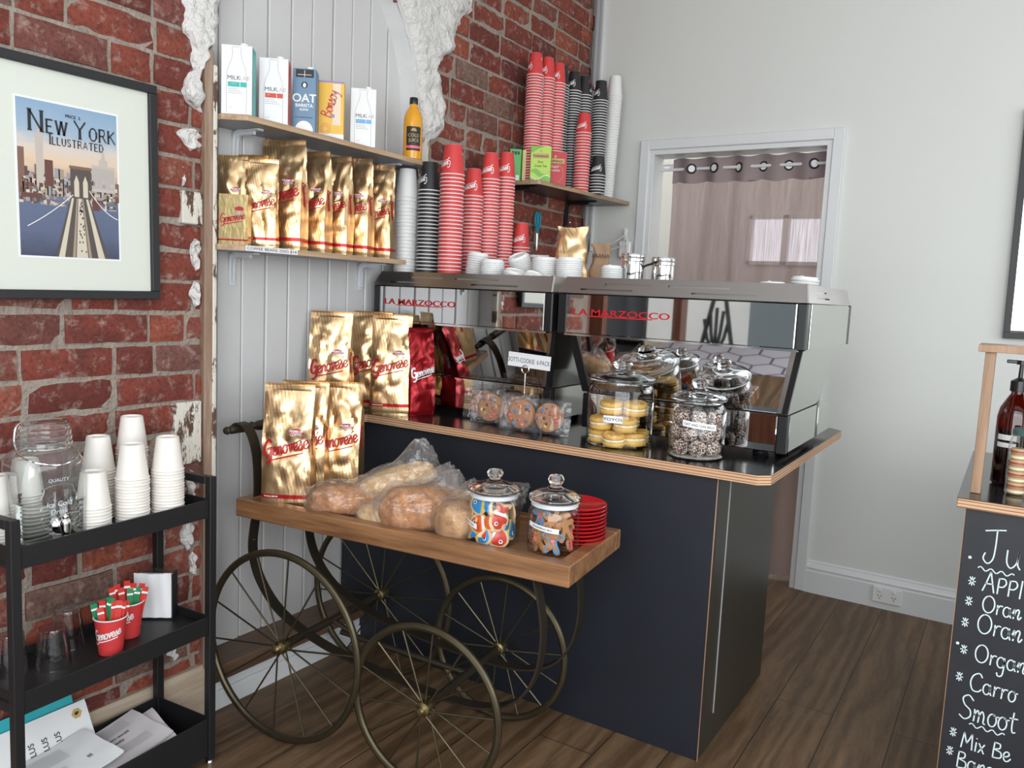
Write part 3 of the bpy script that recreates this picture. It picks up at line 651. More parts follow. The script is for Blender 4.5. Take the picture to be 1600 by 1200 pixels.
def machine(name, label, x0, x1, notch, seed):
    """espresso machine seen from its back: stepped cup tray, mirror fascia, raked mirror back, base box"""
    t = thing(name, label, 'coffee machine', ((x0+x1)/2, -1.3, .9)); ox, oy, oz = -(x0+x1)/2, 1.3, -.9
    def part(n, b, l=None, par=None):
        b.v = [(x+ox, y+oy, z+oz) for x, y, z in b.v]; return b.build(n, par or t, label=l)
    yf, yb = -1.628, -.985; zl, zh = 1.246, 1.376
    xb0, xb1 = x0+.05, x1-.058; xl = max(x0, .008)
    # body behind the polished panels
    b = MB()
    foot = [(x0+.018, yf+.018), (x1-.004, yf+.018), (x1-.004, yb), (xl+.012, yb)] + ([(xl+.012, -1.44), (x0+.018, -1.47)] if notch else [])
    b.prism(foot, zl+.004, zh, 'blackgloss')
    b.box(max(xb0, .008)+.01, xb1-.01, -1.495, -1.13, 1.03, zl+.01, 'blackgloss'); part('body', b, 'black inner body')
    b = MB(); b.box(x0+.036, x1-.030, yf-.006, yf+.016, zl, zh, 'steel', bev=.0025); part('fascia_panel', b, 'mirror-polished upper panel')
    b = MB()
    for xa, xb in ((x0, x0+.036), (x1-.030, x1)): b.box(xa, xb, yf-.004, yf+.03, zl-.004, zh+.002, 'blackgloss', bev=.004); part('corner_trim', b, 'glossy black corner trim'); b = MB()
    b.box(x0+.03, x1-.02, yf-.003, yf+.010, zl-.007, zl+.001, 'chrome'); part('edge_strip', b)
    b = MB(); b.box(x1-.003, x1+.002, yf+.034, yb, zl, zh, 'sidesteel', bev=.001); b.box(x1-.004, x1+.004, yb-.014, yb+.004, zl, zh+.004, 'blackgloss'); part('side_fascia', b, 'satin steel side panel')
    # raked mirror back
    b = MB(); p0, p1 = (-1.508, 1.043), (-1.549, zl-.006)
    def quad(xa0, xa1, xc0, xc1, m, d=0.):
        n = (-(p1[1]-p0[1]), (p1[0]-p0[0])); 
        b.add([(xa0, p0[0]-d, p0[1]), (xa1, p0[0]-d, p0[1]), (xc1, p1[0]-d, p1[1]), (xc0, p1[0]-d, p1[1]), (xa0, p0[0]-d+.012, p0[1]), (xa1, p0[0]-d+.012, p0[1]), (xc1, p1[0]-d+.012, p1[1]), (xc0, p1[0]-d+.012, p1[1])],
              [(0, 1, 2, 3), (7, 6, 5, 4), (0, 4, 5, 1), (1, 5, 6, 2), (2, 6, 7, 3), (3, 7, 4, 0)], m)
    quad(xb0+.03, xb1-.035, x0+.036, x1-.055, 'steel'); part('back_panel', b, 'raked mirror-polished back panel')
    b = MB(); quad(xb1-.034, xb1-.020, x1-.054, x1-.040, 'brushed', .002); part('raked_edge', b); b = MB(); quad(xb1-.019, xb1-.002, x1-.039, x1-.022, 'blackgloss', .006); part('raked_trim', b, 'black raked edge trim'); b = MB(); quad(xb0, xb0+.029, x0+.004, x0+.035, 'blackgloss', .006); part('raked_trim', b, 'black raked edge trim')
    b = MB()   # white side cheek, leaning out to the top
    s0, s1 = [(-1.50, 1.04), (-1.09, 1.04), (-1.03, 1.13), (-1.02, zl), (-1.545, zl)], []
    vs = [(xb1-.002+(z-1.04)*.17, y, z) for y, z in s0]+[(xb1-.012+(z-1.04)*.17, y, z) for y, z in s0]; n = len(s0)
    b.add(vs, [tuple(range(n)), tuple(range(n, 2*n))[::-1]]+[(i, n+i, n+(i+1) % n, (i+1) % n) for i in range(n)], 'sidesteel'); part('side_cheek', b, 'pale raked side panel')
    b = MB(); b.box(max(xb0, .01)+.03, xb1-.030, -1.513, -1.13, .922, 1.036, 'steel', bev=.003); b.box(xb0+.028, xb1-.028, -1.517, -1.508, 1.034, 1.0385, 'chrome'); part('base_panel', b, 'mirror-polished base')
    b = MB(); b.box(xb1-.030, xb1, -1.509, -1.48, .918, 1.037, 'blackgloss', bev=.003); part('base_corner', b, 'smoky base corner trim'); b = MB(); b.box(xb0, xb0+.03, -1.509, -1.48, .918, 1.037, 'blackgloss', bev=.003); part('base_corner', b, 'smoky base corner trim')
    b = MB(); b.box(xb1-.006, xb1+.001, -1.479, -1.105, .922, 1.036, 'sidesteel', bev=.001); part('base_side', b, 'satin base side panel'); b = MB(); b.box(xb1-.02, xb1-.001, -1.10, -1.07, .918, 1.08, 'blackgloss'); b.box(xb1-.12, xb1, -1.065, -.86, .921, 1.025, 'sidesteel', bev=.003); part('rear_foot', b)
    for fx in (max(xb0, .02)+.08, xb1-.09):
        for fy in (-1.44, -1.16):
            b = MB(); b.lathe([(.001, .9007), (.024, .9007), (.026, .906), (.020, .922), (.001, .922)], 'blackgloss', 16, T((fx, fy, 0))); part('foot', b)
    # slotted cup tray: sloping lip of brushed steel with real slots, flat floor
    b = MB(); zt = 1.432; yt = yf+.026
    def lip(fn, x0, x1, slots, m='brushed'):
        """sheet over s in [x0,x1], h in [0,1], cut by slots (s0,s1,h0,h1)"""
        xs = sorted({x0, x1, *[s for q in slots for s in q[:2]]}); hs = sorted({0, 1, *[s for q in slots for s in q[2:]]})
        for i in range(len(xs)-1):
            for j in range(len(hs)-1):
                cx, cz = (xs[i]+xs[i+1])/2, (hs[j]+hs[j+1])/2
                if any(q[0] < cx < q[1] and q[2] < cz < q[3] for q in slots): continue
                b.add([fn(xs[i], hs[j]), fn(xs[i+1], hs[j]), fn(xs[i+1], hs[j+1]), fn(xs[i], hs[j+1])], [(0, 1, 2, 3)], m)
    W = x1-x0; ins = .014
    sl = [(x0+W*a, x0+W*c, h0, h1) for a, c, h0, h1 in ((.10, .33, .20, .30), (.20, .40, .56, .66), (.57, .82, .20, .30), (.47, .71, .56, .66))]
    lip(lambda s, h: (s+ins*h*(1 if s < (x0+x1)/2 else -1) if s in (x0, x1) else s, yf-.008+(yt-yf+.008)*h, zh+.003+(zt-zh-.003)*h), x0, x1, sl)
    lip(lambda s, h: (x1-ins*h, s+((yt-yf+.008)*h if s < -1.5 else 0), zh+.003+(zt-zh-.003)*h), yf-.008, yb, [(-1.52, -1.33, .24, .32), (-1.54, -1.36, .58, .66)])
    xl2 = x0 if notch is False else x0
    lip(lambda s, h: (x0+ins*h, s+((yt-yf+.008)*h if s < -1.5 else 0), zh+.003+(zt-zh-.003)*h), yf-.008, -1.47 if notch else yb, [])
    b.tube([(x1-.001, yf-.009, zh+.001), (x1-ins-.0, yt, zt)], .0035, 'chrome', 8); part('cup_tray', b, 'slotted brushed-steel cup rail')
    b = MB(); b.prism([(x0+.02, yf+.02), (x1-.012, yf+.02), (x1-.012, yb), (xl+.014, yb)]+([(xl+.014, -1.44), (x0+.02, -1.47)] if notch else []), zh+.002, 1.4145, 'brushed'); part('tray_floor', b)
    b = MB()
    cx = x0+W*.285
    b.text('LA MARZOCCO', .021, lambda u, v: (cx+u, yf-.0085, zl+.062+v), 'red', .004, 'c', 1.62)
    b.text('LA MARZOCCO', .021, lambda u, v: (cx+u, yf-.0065, zl+.062+v), 'red', .012, 'c', 1.62)
    b.box(cx-.112, cx+.112, yf-.0082, yf-.0062, zl+.058, zl+.0612, 'red'); part('maker_badge', b, 'red raised maker name')
machine('coffee_machine', 'left polished steel coffee machine, its mirror back half hidden by gold bags', -.052, .742, True, 1)
machine('coffee_machine', 'right polished steel coffee machine at the open end of the counter', .762, 1.565, False, 2)

CA = radians(5.7); CO = (.085, -2.385)
CMX = T((CO[0], CO[1], 0)) @ RZ(CA)
def cloc(x, y, z): return tuple(CMX @ Vector((x, y, z)))
def cart():
    t = thing('hand_cart', 'old wooden tray cart on four spoked bronze wheels in front of the counter', 'cart', (CO[0], CO[1], 0), CA)
    W, D, z0, z1 = 1.112, .388, .648, .704
    b = MB(); e = .042
    b.box(0, W, 0, e, z0, z1, 'cartwood', bev=.003); b.build('side_rail', t); b = MB(); b.box(0, W, D-e, D, z0, z1, 'cartwood', bev=.003)
    o = b.build('side_rail', t)
    b = MB(); b.box(.0, e, e, D-e, z0, z1-.0005, 'cartwood', bev=.003); b.build('end_rail', t); b = MB(); b.box(W-e, W, e, D-e, z0, z1-.0005, 'cartwood', bev=.003); b.build('end_rail', t)
    b = MB(); b.box(e-.005, W-e+.005, e-.005, D-e+.005, z0+.006, .689, 'cartwood'); b.build('tray', t)
    for y in (.062, .326):
        P = catmull([(-.075, y, .905), (-.045, y, .925), (-.005, y, .905), (.022, y, .845), (.032, y, .76), (.030, y, .66), (.018, y, .60), (.014, y, .52), (.05, y, .43), (.14, y, .345), (.30, y, .285), (.50, y, .252), (.70, y, .235), (.85, y, .24), (.955, y, .285), (1.01, y, .37), (1.025, y, .47), (1.015, y, .56), (.99, y, .648)], 6)
        b = MB(); b.tube(P, 0, 'ironbar', flat=(.036, .006, (0, 1, 0)))
        for x, z in ((.03, .70), (.016, .56)): b.sphere(.006, 'iron', T((x+.003, y-.002, z)), 8)
        b.build('curved_bar', t)
    b = MB()
    pr = [(.001, -.055), (.010, -.052), (.013, -.045), (.009, -.036), (.013, -.030), (.014, .03), (.011, .036), (.015, .044), (.011, .05), (.016, .06), (.011, .07), (.0165, .09), (.017, .264-.09+.02), (.011, .264-.07), (.016, .264-.06), (.011, .264-.05), (.014, .264-.03), (.014, .264+.03), (.009, .264+.036), (.013, .264+.045), (.010, .264+.052), (.001, .264+.055)]
    b.lathe(pr, 'ironbar', 20, T((-.055, .062, .905)) @ RX(radians(-90))); b.build('push_handle', t, label='turned push handle')
    def axle(x, z, y0, y1):
        b = MB(); b.tube([(x, y0, z), (x, y1, z)], .013, 'ironbar', 10); b.build('axle', t)
    for x, r, ys in ((.222, .294, (-.036, .462)), (.722, .238, (-.026, .415))):
        axle(x, r, ys[0], ys[1])
        for y in ys:
            w = MB(); n = 64
            w.tube([(x+(r-.011)*cos(2*pi*i/n), y, r+(r-.011)*sin(2*pi*i/n)) for i in range(n)], .011, 'iron', 10, True)
            wh = w.build('wheel', t)
            h = MB(); h.lathe([(.001, -.032), (.011, -.030), (.014, -.022), (.011, -.014), (.02, -.010), (.023, 0), (.02, .026), (.014, .032), (.001, .034)], 'brass', 18, T((x, y, r)) @ RX(radians(-90))); h.build('hub', wh)
            for k in range(14):
                a = 2*pi*(k+.3)/14; q = .011 if k % 2 else -.006
                s = MB(); s.tube([(x+.018*cos(a+.25*(1 if k % 2 else -1)), y+q, r+.018*sin(a+.25*(1 if k % 2 else -1))), (x+(r-.013)*cos(a), y, r+(r-.013)*sin(a))], .0028, 'iron', 6); s.build('spoke', wh)
    b = MB()
    b.tube([(.222, .2, .294), (.30, .2, .27)], .008, 'iron'); b.tube([(.26, .2, .262), (.722, .2, .245)], .009, 'ironbar')
    b.build('perch_bar', t)
cart()

def rack():
    a = radians(4); t = thing('tiered_trolley', 'black metal three-tier trolley against the brick wall', 'trolley', (.25, -2.6, 0), a)
    # local: far front post at the origin, x back towards the wall (negative), y towards the viewer (negative)
    Wx, Ly = .215, .53; p = .011
    for x in (0, -Wx):
        for y in (0, -Ly):
            b = MB(); b.box(x-p, x+p, y-p, y+p, .018, .835, 'black', bev=.0015); po = b.build('post', t)
            b = MB(); b.lathe([(.001, .0), (.011, .0), (.012, .012), (.007, .019), (.001, .019)], 'chrome', 14, T((x, y, 0))); b.build('foot', po, label='small bright foot')
    for y in (0, -Ly):
        b = MB(); b.box(-Wx+p, -p, y-p, y+p, .813, .834, 'black', bev=.0015); b.build('end_rail', t)
    for z0, z1, fl in ((.722, .772, .738), (.388, .440, .418), (.03, .142, .04)):
        b = MB(); q = .0115
        b.box(-Wx, 0, -Ly, 0, fl-.008, fl, 'black')
        b.box(q-.014, q-.010+.002, -Ly+p, -p, z0, z1, 'black', bev=.001); b.box(-Wx-q+.008, -Wx-q+.012, -Ly+p, -p, z0, z1, 'black', bev=.001)
        b.box(-Wx+p, -p, -.004, 0, z0, z1, 'black'); b.box(-Wx+p, -p, -Ly, -Ly+.004, z0, z1, 'black'); b.build('tray', t)
rack()
RM = T((.25, -2.6, 0)) @ RZ(radians(4))

def bracket(par, x, y, z, reach, drop, m, w=.022):
    b = MB(); P = catmull([(x, y, z-drop), (x, y, z-.05), (x+.004, y, z-.016), (x+.02, y, z-.004), (x+reach*.5, y, z-.004), (x+reach, y, z-.004)], 5)
    b.tube(P, 0, m, flat=(w, .006, (0, 1, 0)))
    P2 = [p+Vector((.007, 0, -.007)) for p in P[2:-3]]; b.tube(P2, 0, m, flat=(.008, .012, (0, 1, 0)))
    for q in (.35, .8): b.lathe([(.0005, .0035), (.004, .0032)], 'ink_black', 8, T((x, y, z-drop*q)) @ RY(radians(90)))
    return b.build('bracket', par)
def shelves():
    for lab, z, y0, y1, ch in (('upper wall shelf in the recess holding milk cartons', 1.855, -2.40, -1.462, True), ('lower wall shelf in the recess holding gold coffee bags', 1.475, -2.41, -1.615, True)):
        t = thing('wall_shelf', lab, 'shelf', (-.088, y0, z)); X, Y, Z = -.088, y0, z
        b = MB(); poly = [(0, 0), (.115, 0), (.178, .045), (.178, y1-y0), (0, y1-y0)]
        b.prism(poly, -.017, -.0005, 'whiteshelf', None, 'oakedge'); b.prism(poly, -.0005, 0, 'whiteshelf'); b.build('board', t)
        bracket(t, .002, .14, -.017, .12, .105, 'bracket'); bracket(t, .002, .80 if z > 1.6 else .735, -.017, .12, .105, 'bracket')
        if z < 1.6:
            b = MB(); b.box(.1785, .1795, .05, .255, -.0165, -.001, 'paper')
            b.text('COFFEE BEANS 250G $14', .0085, lambda u, v: (.1799, .152+u, -.0125+v), 'ink_black', .006, 'c', 1.5); b.build('price_strip', t, label='white strip reading COFFEE BEANS 250G $14')
    t = thing('wall_shelf', 'dark shelf on black brackets in the corner holding tea boxes and cup stacks', 'shelf', (0.004, -.83, 1.877))
    b = MB(); poly = [(0, -.02), (.190, -.02), (.199, -.01), (.268, .80), (.26, .815), (0, .815)]
    b.prism(poly, -.018, -.0005, 'shelfboard', None, 'oakedge'); b.prism(poly, -.0005, 0, 'shelfboard'); b.build('board', t)
    bracket(t, .003, .03, -.018, .15, .15, 'blackgloss'); bracket(t, .003, .60, -.018, .17, .15, 'blackgloss')
shelves()

def curtain():
    t = thing('curtain', 'sheer mauve eyelet curtain drawn across the white doorway', 'curtain', (.8, .085, 0)); ox, oy = -.8, -.085
    x0, x1 = .455, 1.235; zt, zb = 2.105, .02
    def px(s): return x0+(x1-x0)*s
    def wave(x, z):
        k = (x-x0)/(x1-x0); a = .020+.008*sin(k*7)
        return .085+a*sin(k*2*pi*5.2+.9+.25*sin(z*1.7))+.006*sin(k*31+z*2)
    b = MB(); b.grid(lambda u, v: (px(u)+ox+.006*sin(v*9+u*20)-.02*(1-v)*(1-u), wave(px(u), zb+(zt-zb)*v)+oy, zb+(zt-.12-zb)*v), 160, 30, 'curtain'); b.build('drop', t, smooth=80)
    b = MB(); b.grid(lambda u, v: (px(u)+ox, wave(px(u), zt)+oy-.0012, zt-.125+(.125)*v+.006*sin(u*34)), 160, 3, 'mauve'); b.build('heading', t, smooth=80, label='denser hem band along the top')
    for k in range(6):
        u = .14+k*.155; x = px(u); y = wave(x, zt)
        sl = (wave(x+.004, zt)-wave(x-.004, zt))/.008; an = atan2(sl, 1)
        M = T((x+ox, y+oy, zt-.055)) @ RZ(an) @ RX(radians(90))
        b = MB(); b.tube([(.021*cos(a), .021*sin(a), 0) for a in [2*pi*i/24 for i in range(24)]], .0055, 'ink_black', 8, True, M)
        b.lathe([(.0005, .0035), (.018, .0035)], 'paper', 20, M); b.build('eyelet', t, label='dark eyelet ring')
    rod = thing('curtain_rod', 'thin white curtain rod spanning the doorway', 'curtain rod', (.8, .085, 2.052))
    b = MB(); b.tube([(-.41, 0, 0), (.44, 0, 0)], .008, 'trimpaint', 10); b.build('rod', rod)
    b = MB(); b.tube([(-.36, .01, .03), (-.36, .01, -.0), (-.36, .034, .03), (-.414, .034, .03)], .005, 'trimpaint'); b.build('hook', rod)
curtain()

def wall_things():
    # framed poster
    t = thing('framed_poster', 'black framed New York poster hanging on the brick wall', 'picture', (.006, -2.85, 1.59)); t.rotation_euler = (radians(.9), 0, 0)
    hw, hh, fw = .245, .288, .022
    b = MB()
    for y0, y1, z0, z1 in ((-hw, hw, hh-fw, hh), (-hw, hw, -hh, -hh+fw), (-hw, -hw+fw, -hh+fw, hh-fw), (hw-fw, hw, -hh+fw, hh-fw)): b.box(0, .024, y0, y1, z0, z1, 'black', bev=.0012)
    b.build('frame', t)
    b = MB(); b.box(.004, .012, -hw+fw, hw-fw, -hh+fw, hh-fw, 'mountboard'); 
    y0, y1, z0, z1 = -.119, .132, -.183, .188
    b.box(.012, .0128, y0-.005, y1+.005, z0-.005, z1+.005, 'paper'); b.build('mount', t, label='cream mount')
    sky = NT('poster_sky'); c = sky.n('ShaderNodeTexCoord'); sp = sky.n('ShaderNodeSeparateXYZ'); sky.l(c.outputs['Object'], sp.inputs[0])
    n = sky.noise(sky.coord('Object', (1, 20, 50)), 1, 3)
    f = sky.math('ADD', sky.math('MULTIPLY', sky.math('ADD', sp.outputs[2], .183), 2.7), sky.math('MULTIPLY', sky.math('SUBTRACT', n, .5), .12))
    K['psky'] = sky.done(sky.pbr(sky.ramp(f, [(.0, (.05, .06, .10)), (.16, (.10, .12, .20)), (.37, (.11, .14, .22)), (.44, (.30, .22, .18)), (.62, (.70, .52, .36)), (.72, (.62, .55, .48)), (.82, (.32, .42, .52)), (1, (.24, .36, .50))]), .5))
    for nm, cl in dict(pA=(.20, .11, .08), pB=(.36, .27, .21), pC=(.50, .44, .38), pD=(.09, .07, .06), pE=(.60, .53, .42), pF=(.13, .05, .04), pG=(.30, .30, .32)).items(): K[nm] = mat('poster_'+nm, cl, .6)
    b = MB(); W, H = y1-y0, z1-z0
    def F(d): return lambda u, v: (.0130+d, y0+u*W, z0+v*H)
    b.add([F(0)(0, 0), F(0)(1, 0), F(0)(1, 1), F(0)(0, 1)], [(0, 1, 2, 3)], 'psky'); r = random.Random(4)
    def rect(u0, u1, v0, v1, m, d): b.poly([(u0, v0), (u1, v0), (u1, v1), (u0, v1)], F(d), m)
    for i in range(26):
        u = i/26; h = .50+r.random()*.10; rect(u, u+.05, .40, h, r.choice(['pA', 'pB', 'pG', 'pD', 'pC']), .0002)
    for i in range(330):
        u, v = r.random()*.97, .335+r.random()**1.3*.19; w = .012+r.random()*.03
        rect(u, min(u+w, 1), v, v+.008+r.random()*.018, r.choice(['pA', 'pB', 'pC', 'pE', 'pF', 'pD', 'pG']), .0003+i*1e-6)
    rect(.0, .06, .50, .69, 'pA', .00055); rect(.17, .24, .45, .79, 'pC', .0006); b.poly([(.175, .79), (.235, .79), (.205, .835)], F(.0006), 'pC'); rect(.25, .33, .46, .63, 'pF', .00062)
    rect(.72, .97, .46, .64, 'pC', .0006); rect(.80, .89, .64, .68, 'pC', .0006); b.poly([(.82, .68), (.87, .68), (.845, .76)], F(.0006), 'pC')
    for i in range(12): rect(.735+i*.019, .741+i*.019, .48, .62, 'pG', .00065)
    rect(.02, .22, .375, .405, 'pF', .0006); rect(.72, .80, .33, .40, 'pF', .0006)
    # roadway in perspective and a plain masonry bridge tower
    b.poly([(.33, 0), (.88, 0), (.66, .46), (.52, .46)], F(.0007), 'pD')
    for a0, a1, c0, c1, m in ((.36, .42, .53, .545, 'pE'), (.50, .53, .565, .575, 'pB'), (.54, .66, .58, .60, 'pE'), (.67, .70, .605, .612, 'pB'), (.77, .84, .635, .65, 'pE')): b.poly([(a0, 0), (a1, 0), (c1, .46), (c0, .46)], F(.0008), m)
    for i in range(26):
        v = .03+r.random()*.36; q = v/.46; u = .60+(.59-.60)*q+(r.random()-.5)*.09*(1-q); rect(u, u+.012, v, v+.012, 'ink_black', .00085)
    rect(.50, .71, .40, .60, 'pD', .0009); rect(.49, .72, .595, .615, 'pA', .00092)
    for u in (.535, .625): b.poly([(u, .41), (u+.05, .41), (u+.05, .51), (u+.025, .555), (u, .51)], F(.00095), 'pE')
    b.strokes([[(.71-.02+.3*q, .46-.30*q+.12*q*q) for q in [i/12 for i in range(13)]], [(.52-.45*q, .42-.28*q+.05*q*q) for q in [i/12 for i in range(13)]]], .006, F(.001), 'paper')
    # slab-serif title
    SL = {'N': [((0, 0), (0, 1)), ((0, 1), (.7, 0)), ((.7, 0), (.7, 1))], 'E': [((0, 0), (0, 1)), ((0, 1), (.55, 1)), ((0, .5), (.42, .5)), ((0, 0), (.55, 0))], 'W': [((0, 1), (.25, 0)), ((.25, 0), (.5, 1)), ((.5, 1), (.75, 0)), ((.75, 0), (1, 1))],
          'Y': [((0, 1), (.4, .5)), ((.8, 1), (.4, .5)), ((.4, .5), (.4, 0))], 'K': [((0, 0), (0, 1)), ((.6, 1), (0, .45)), ((.2, .58), (.68, 0))], 'I': [((0, 0), (0, 1))], 'L': [((0, 0), (0, 1)), ((0, 0), (.5, 0))], 'U': [((0, 1), (0, .25)), ((0, .25), (.15, .03)), ((.15, .03), (.42, .03)), ((.42, .03), (.57, .25)), ((.57, .25), (.57, 1))],
          'S': [((.52, .82), (.4, .97)), ((.4, .97), (.1, .95)), ((.1, .95), (.02, .72)), ((.02, .72), (.5, .35)), ((.5, .35), (.48, .08)), ((.48, .08), (.15, .02)), ((.15, .02), (0, .2))], 'T': [((.35, 0), (.35, 1)), ((0, 1), (.7, 1))], 'A': [((0, 0), (.35, 1)), ((.35, 1), (.7, 0)), ((.14, .35), (.56, .35))],
          'R': [((0, 0), (0, 1)), ((0, 1), (.4, 1)), ((.4, 1), (.52, .75)), ((.52, .75), (.4, .5)), ((.4, .5), (0, .5)), ((.3, .5), (.65, 0))], 'O': [((.35+.35*cos(a*pi/6), .5+.5*sin(a*pi/6)), (.35+.35*cos((a+1)*pi/6), .5+.5*sin((a+1)*pi/6))) for a in range(12)],
          'D': [((0, 0), (0, 1)), ((0, 1), (.35, 1)), ((.35, 1), (.6, .7)), ((.6, .7), (.6, .3)), ((.6, .3), (.35, 0)), ((.35, 0), (0, 0))]}
    WD = dict(N=.7, E=.55, W=1, Y=.8, K=.65, I=0, L=.5, U=.57, S=.52, T=.7, A=.7, R=.6, O=.7, D=.6)
    def slab(word, u, v, hs, slope=0.):
        for ch, h in zip(word, hs):
            for (ax, ay), (bx, by) in SL[ch]:
                wd = .23*h if abs(ax-bx) < .3*abs(ay-by) else .12*h
                P = [(u+ax*h*1.25, v+ay*h), (u+bx*h*1.25, v+by*h)]; b.strokes([P], wd, F(.0012), 'ink_black')
                for q in (ay, by):
                    if q in (0, 1) and abs(ax-bx) < .3 and ch not in 'OSU': cx = u+(ax if q == ay else bx)*h*1.25; b.strokes([[(cx-.16*h, v+q*h), (cx+.16*h, v+q*h)]], .07*h, F(.0013), 'ink_black')
            u += (WD[ch]*1.25+.36)*h; v += slope
    slab('NEW', .12, .805, (.13, .085, .085)); slab('YORK', .55, .80, (.115, .085, .085, .085)); slab('ILLUSTRATED', .31, .735, (.062,)+(.048,)*10)
    b.text('PRICE', .020, lambda u, v: F(.0012)(.50+u/W, .925+v/H*1.0), 'ink_black', .02) if False else b.text('PRICE  2', .0075, lambda u, v: (.0143, y0+.54*W+u, z0+.925*H+v), 'ink_black', .02)
    b.build('print', t, label='printed skyline and bridge under the title NEW YORK ILLUSTRATED')
    # framed glazed print at the right edge
    t = thing('framed_print', 'dark framed glazed print on the white wall above the right-hand cabinet', 'picture', (2.33, -.004, 1.75)); t.rotation_euler = (0, radians(-.6), 0)
    b = MB(); hw, hh, fw = .32, .47, .026
    for x0, x1, z0, z1 in ((-hw, hw, hh-fw, hh), (-hw, hw, -hh, -hh+fw), (-hw, -hw+fw, -hh+fw, hh-fw), (hw-fw, hw, -hh+fw, hh-fw)): b.box(x0, x1, -.026, -.001, z0, z1, 'black', bev=.001)
    b.build('frame', t)
    b = MB(); b.box(-hw+fw, hw-fw, -.010, -.004, -hh+fw, hh-fw, 'steel'); b.build('glazing', t, label='reflective glazing')
    # corner conduit with its clip
    t = thing('conduit', 'grey vertical conduit running up the room corner', 'pipe', (.022, -.026, 1.62))
    b = MB(); b.tube([(0, 0, .0), (0, 0, 1.67)], .0145, 'pipe', 16); b.build('pipe', t)
    b = MB(); b.box(-.018, .018, -.017, .02, .845, .875, 'chrome', bev=.004); b.sphere(.006, 'chrome', T((-.012, -.02, .86)), 10); b.build('saddle_clip', t, label='bright saddle clip')
    t = thing('conduit', 'thin white cable duct beside the grey conduit in the corner', 'cable duct', (.052, -.008, 1.62)); b = MB(); b.box(-.008, .008, -.007, .007, 0, 1.67, 'trimpaint', bev=.002); b.build('duct', t)
    # power point on the skirting
    t = thing('power_outlet', 'white double power outlet on the back skirting board', 'power outlet', (1.677, -.0225, .068))
    b = MB(); b.box(-.062, .062, -.010, 0, -.037, .037, 'plug', bev=.003); b.build('plate', t)
    for sx in (-.03, .03):
        b = MB(); b.box(sx-.009, sx+.009, -.014, -.009, .013, .027, 'plug', bev=.002); b.build('switch', t)
        b = MB()
        for dx, dz, an in ((-.006, -.004, -30), (.006, -.004, 30), (0, -.016, 0)): b.box(-.0014, .0014, -.0106, -.0098, -.0042, .0042, 'ink_black', T((sx+dx, 0, dz)) @ RY(radians(an)))
        b.build('socket', t, label='three dark pin slots')
    # scissors on a nail
    t = thing('scissors', 'teal handled scissors hanging on the brick wall under the corner shelf', 'scissors', (.014, -.53, 1.70))
    for s in (-1, 1):
        b = MB(); b.tube([(0, s*(.014+.011*cos(a)), .036+.036*sin(a)) for a in [2*pi*i/20 for i in range(20)]], .0055, 'teal', 8, True); b.tube([(0, s*.010, .004), (0, s*.004, -.03)], .005, 'teal'); b.build('handle', t)
        b = MB(); b.add([(.001*s, -s*.001, -.02), (.001*s, s*.012, -.02), (.001*s, s*.002, -.125), (.001*s+.0015, -s*.001, -.02), (.001*s+.0015, s*.012, -.02), (.001*s+.0015, s*.002, -.125)], [(0, 1, 2), (5, 4, 3), (0, 3, 4, 1), (1, 4, 5, 2), (2, 5, 3, 0)], 'chrome'); b.build('blade', t)
    for y, z, lb in ((-.775, 1.735, 'small wire hook on the brick under the left bracket of the corner shelf'), (-.19, 1.745, 'small wire hook on the brick beside the right bracket of the corner shelf')):
        b = MB(); b.tube(catmull([(.002, 0, .02), (.010, .0, .012), (.012, .01, -.012), (.012, .0, -.024), (.012, -.012, -.012)], 5), .0018, 'chrome', 6); tag(put(b.build('wire_hook'), (0, y, z)), lb, 'hook')
    b = MB(); b.tube(catmull([(.050, -.012, 1.858), (.049, -.012, 1.80), (.044, -.010, 1.72), (.038, -.010, 1.64), (.030, -.012, 1.55)], 6), .0028, 'ink_black', 8); tag(b.build('power_cable'), 'thin black cable dropping from the corner shelf down the wall', 'cable')
    t = thing('charger', 'white plug-in charger with a looped white cord on the wall above the canisters', 'charger', (.265, -.003, 1.635))
    b = MB(); b.box(-.034, .034, -.045, 0, -.05, .038, 'plug', bev=.008); b.box(-.012, .004, -.035, -.012, .038, .105, 'plug', bev=.003); b.build('body', t)
    b = MB(); b.tube(catmull([(.012, -.03, .06), (.02, -.05, .03), (-.02, -.06, .005), (-.085, -.06, -.012), (-.075, -.06, .015), (-.02, -.055, .05), (.01, -.05, .075)], 6), .003, 'plug', 8); b.tube(catmull([(.014, -.05, .06), (.022, -.055, .0), (.026, -.05, -.06)], 5), .003, 'plug', 8); b.build('cord', t)
wall_things()

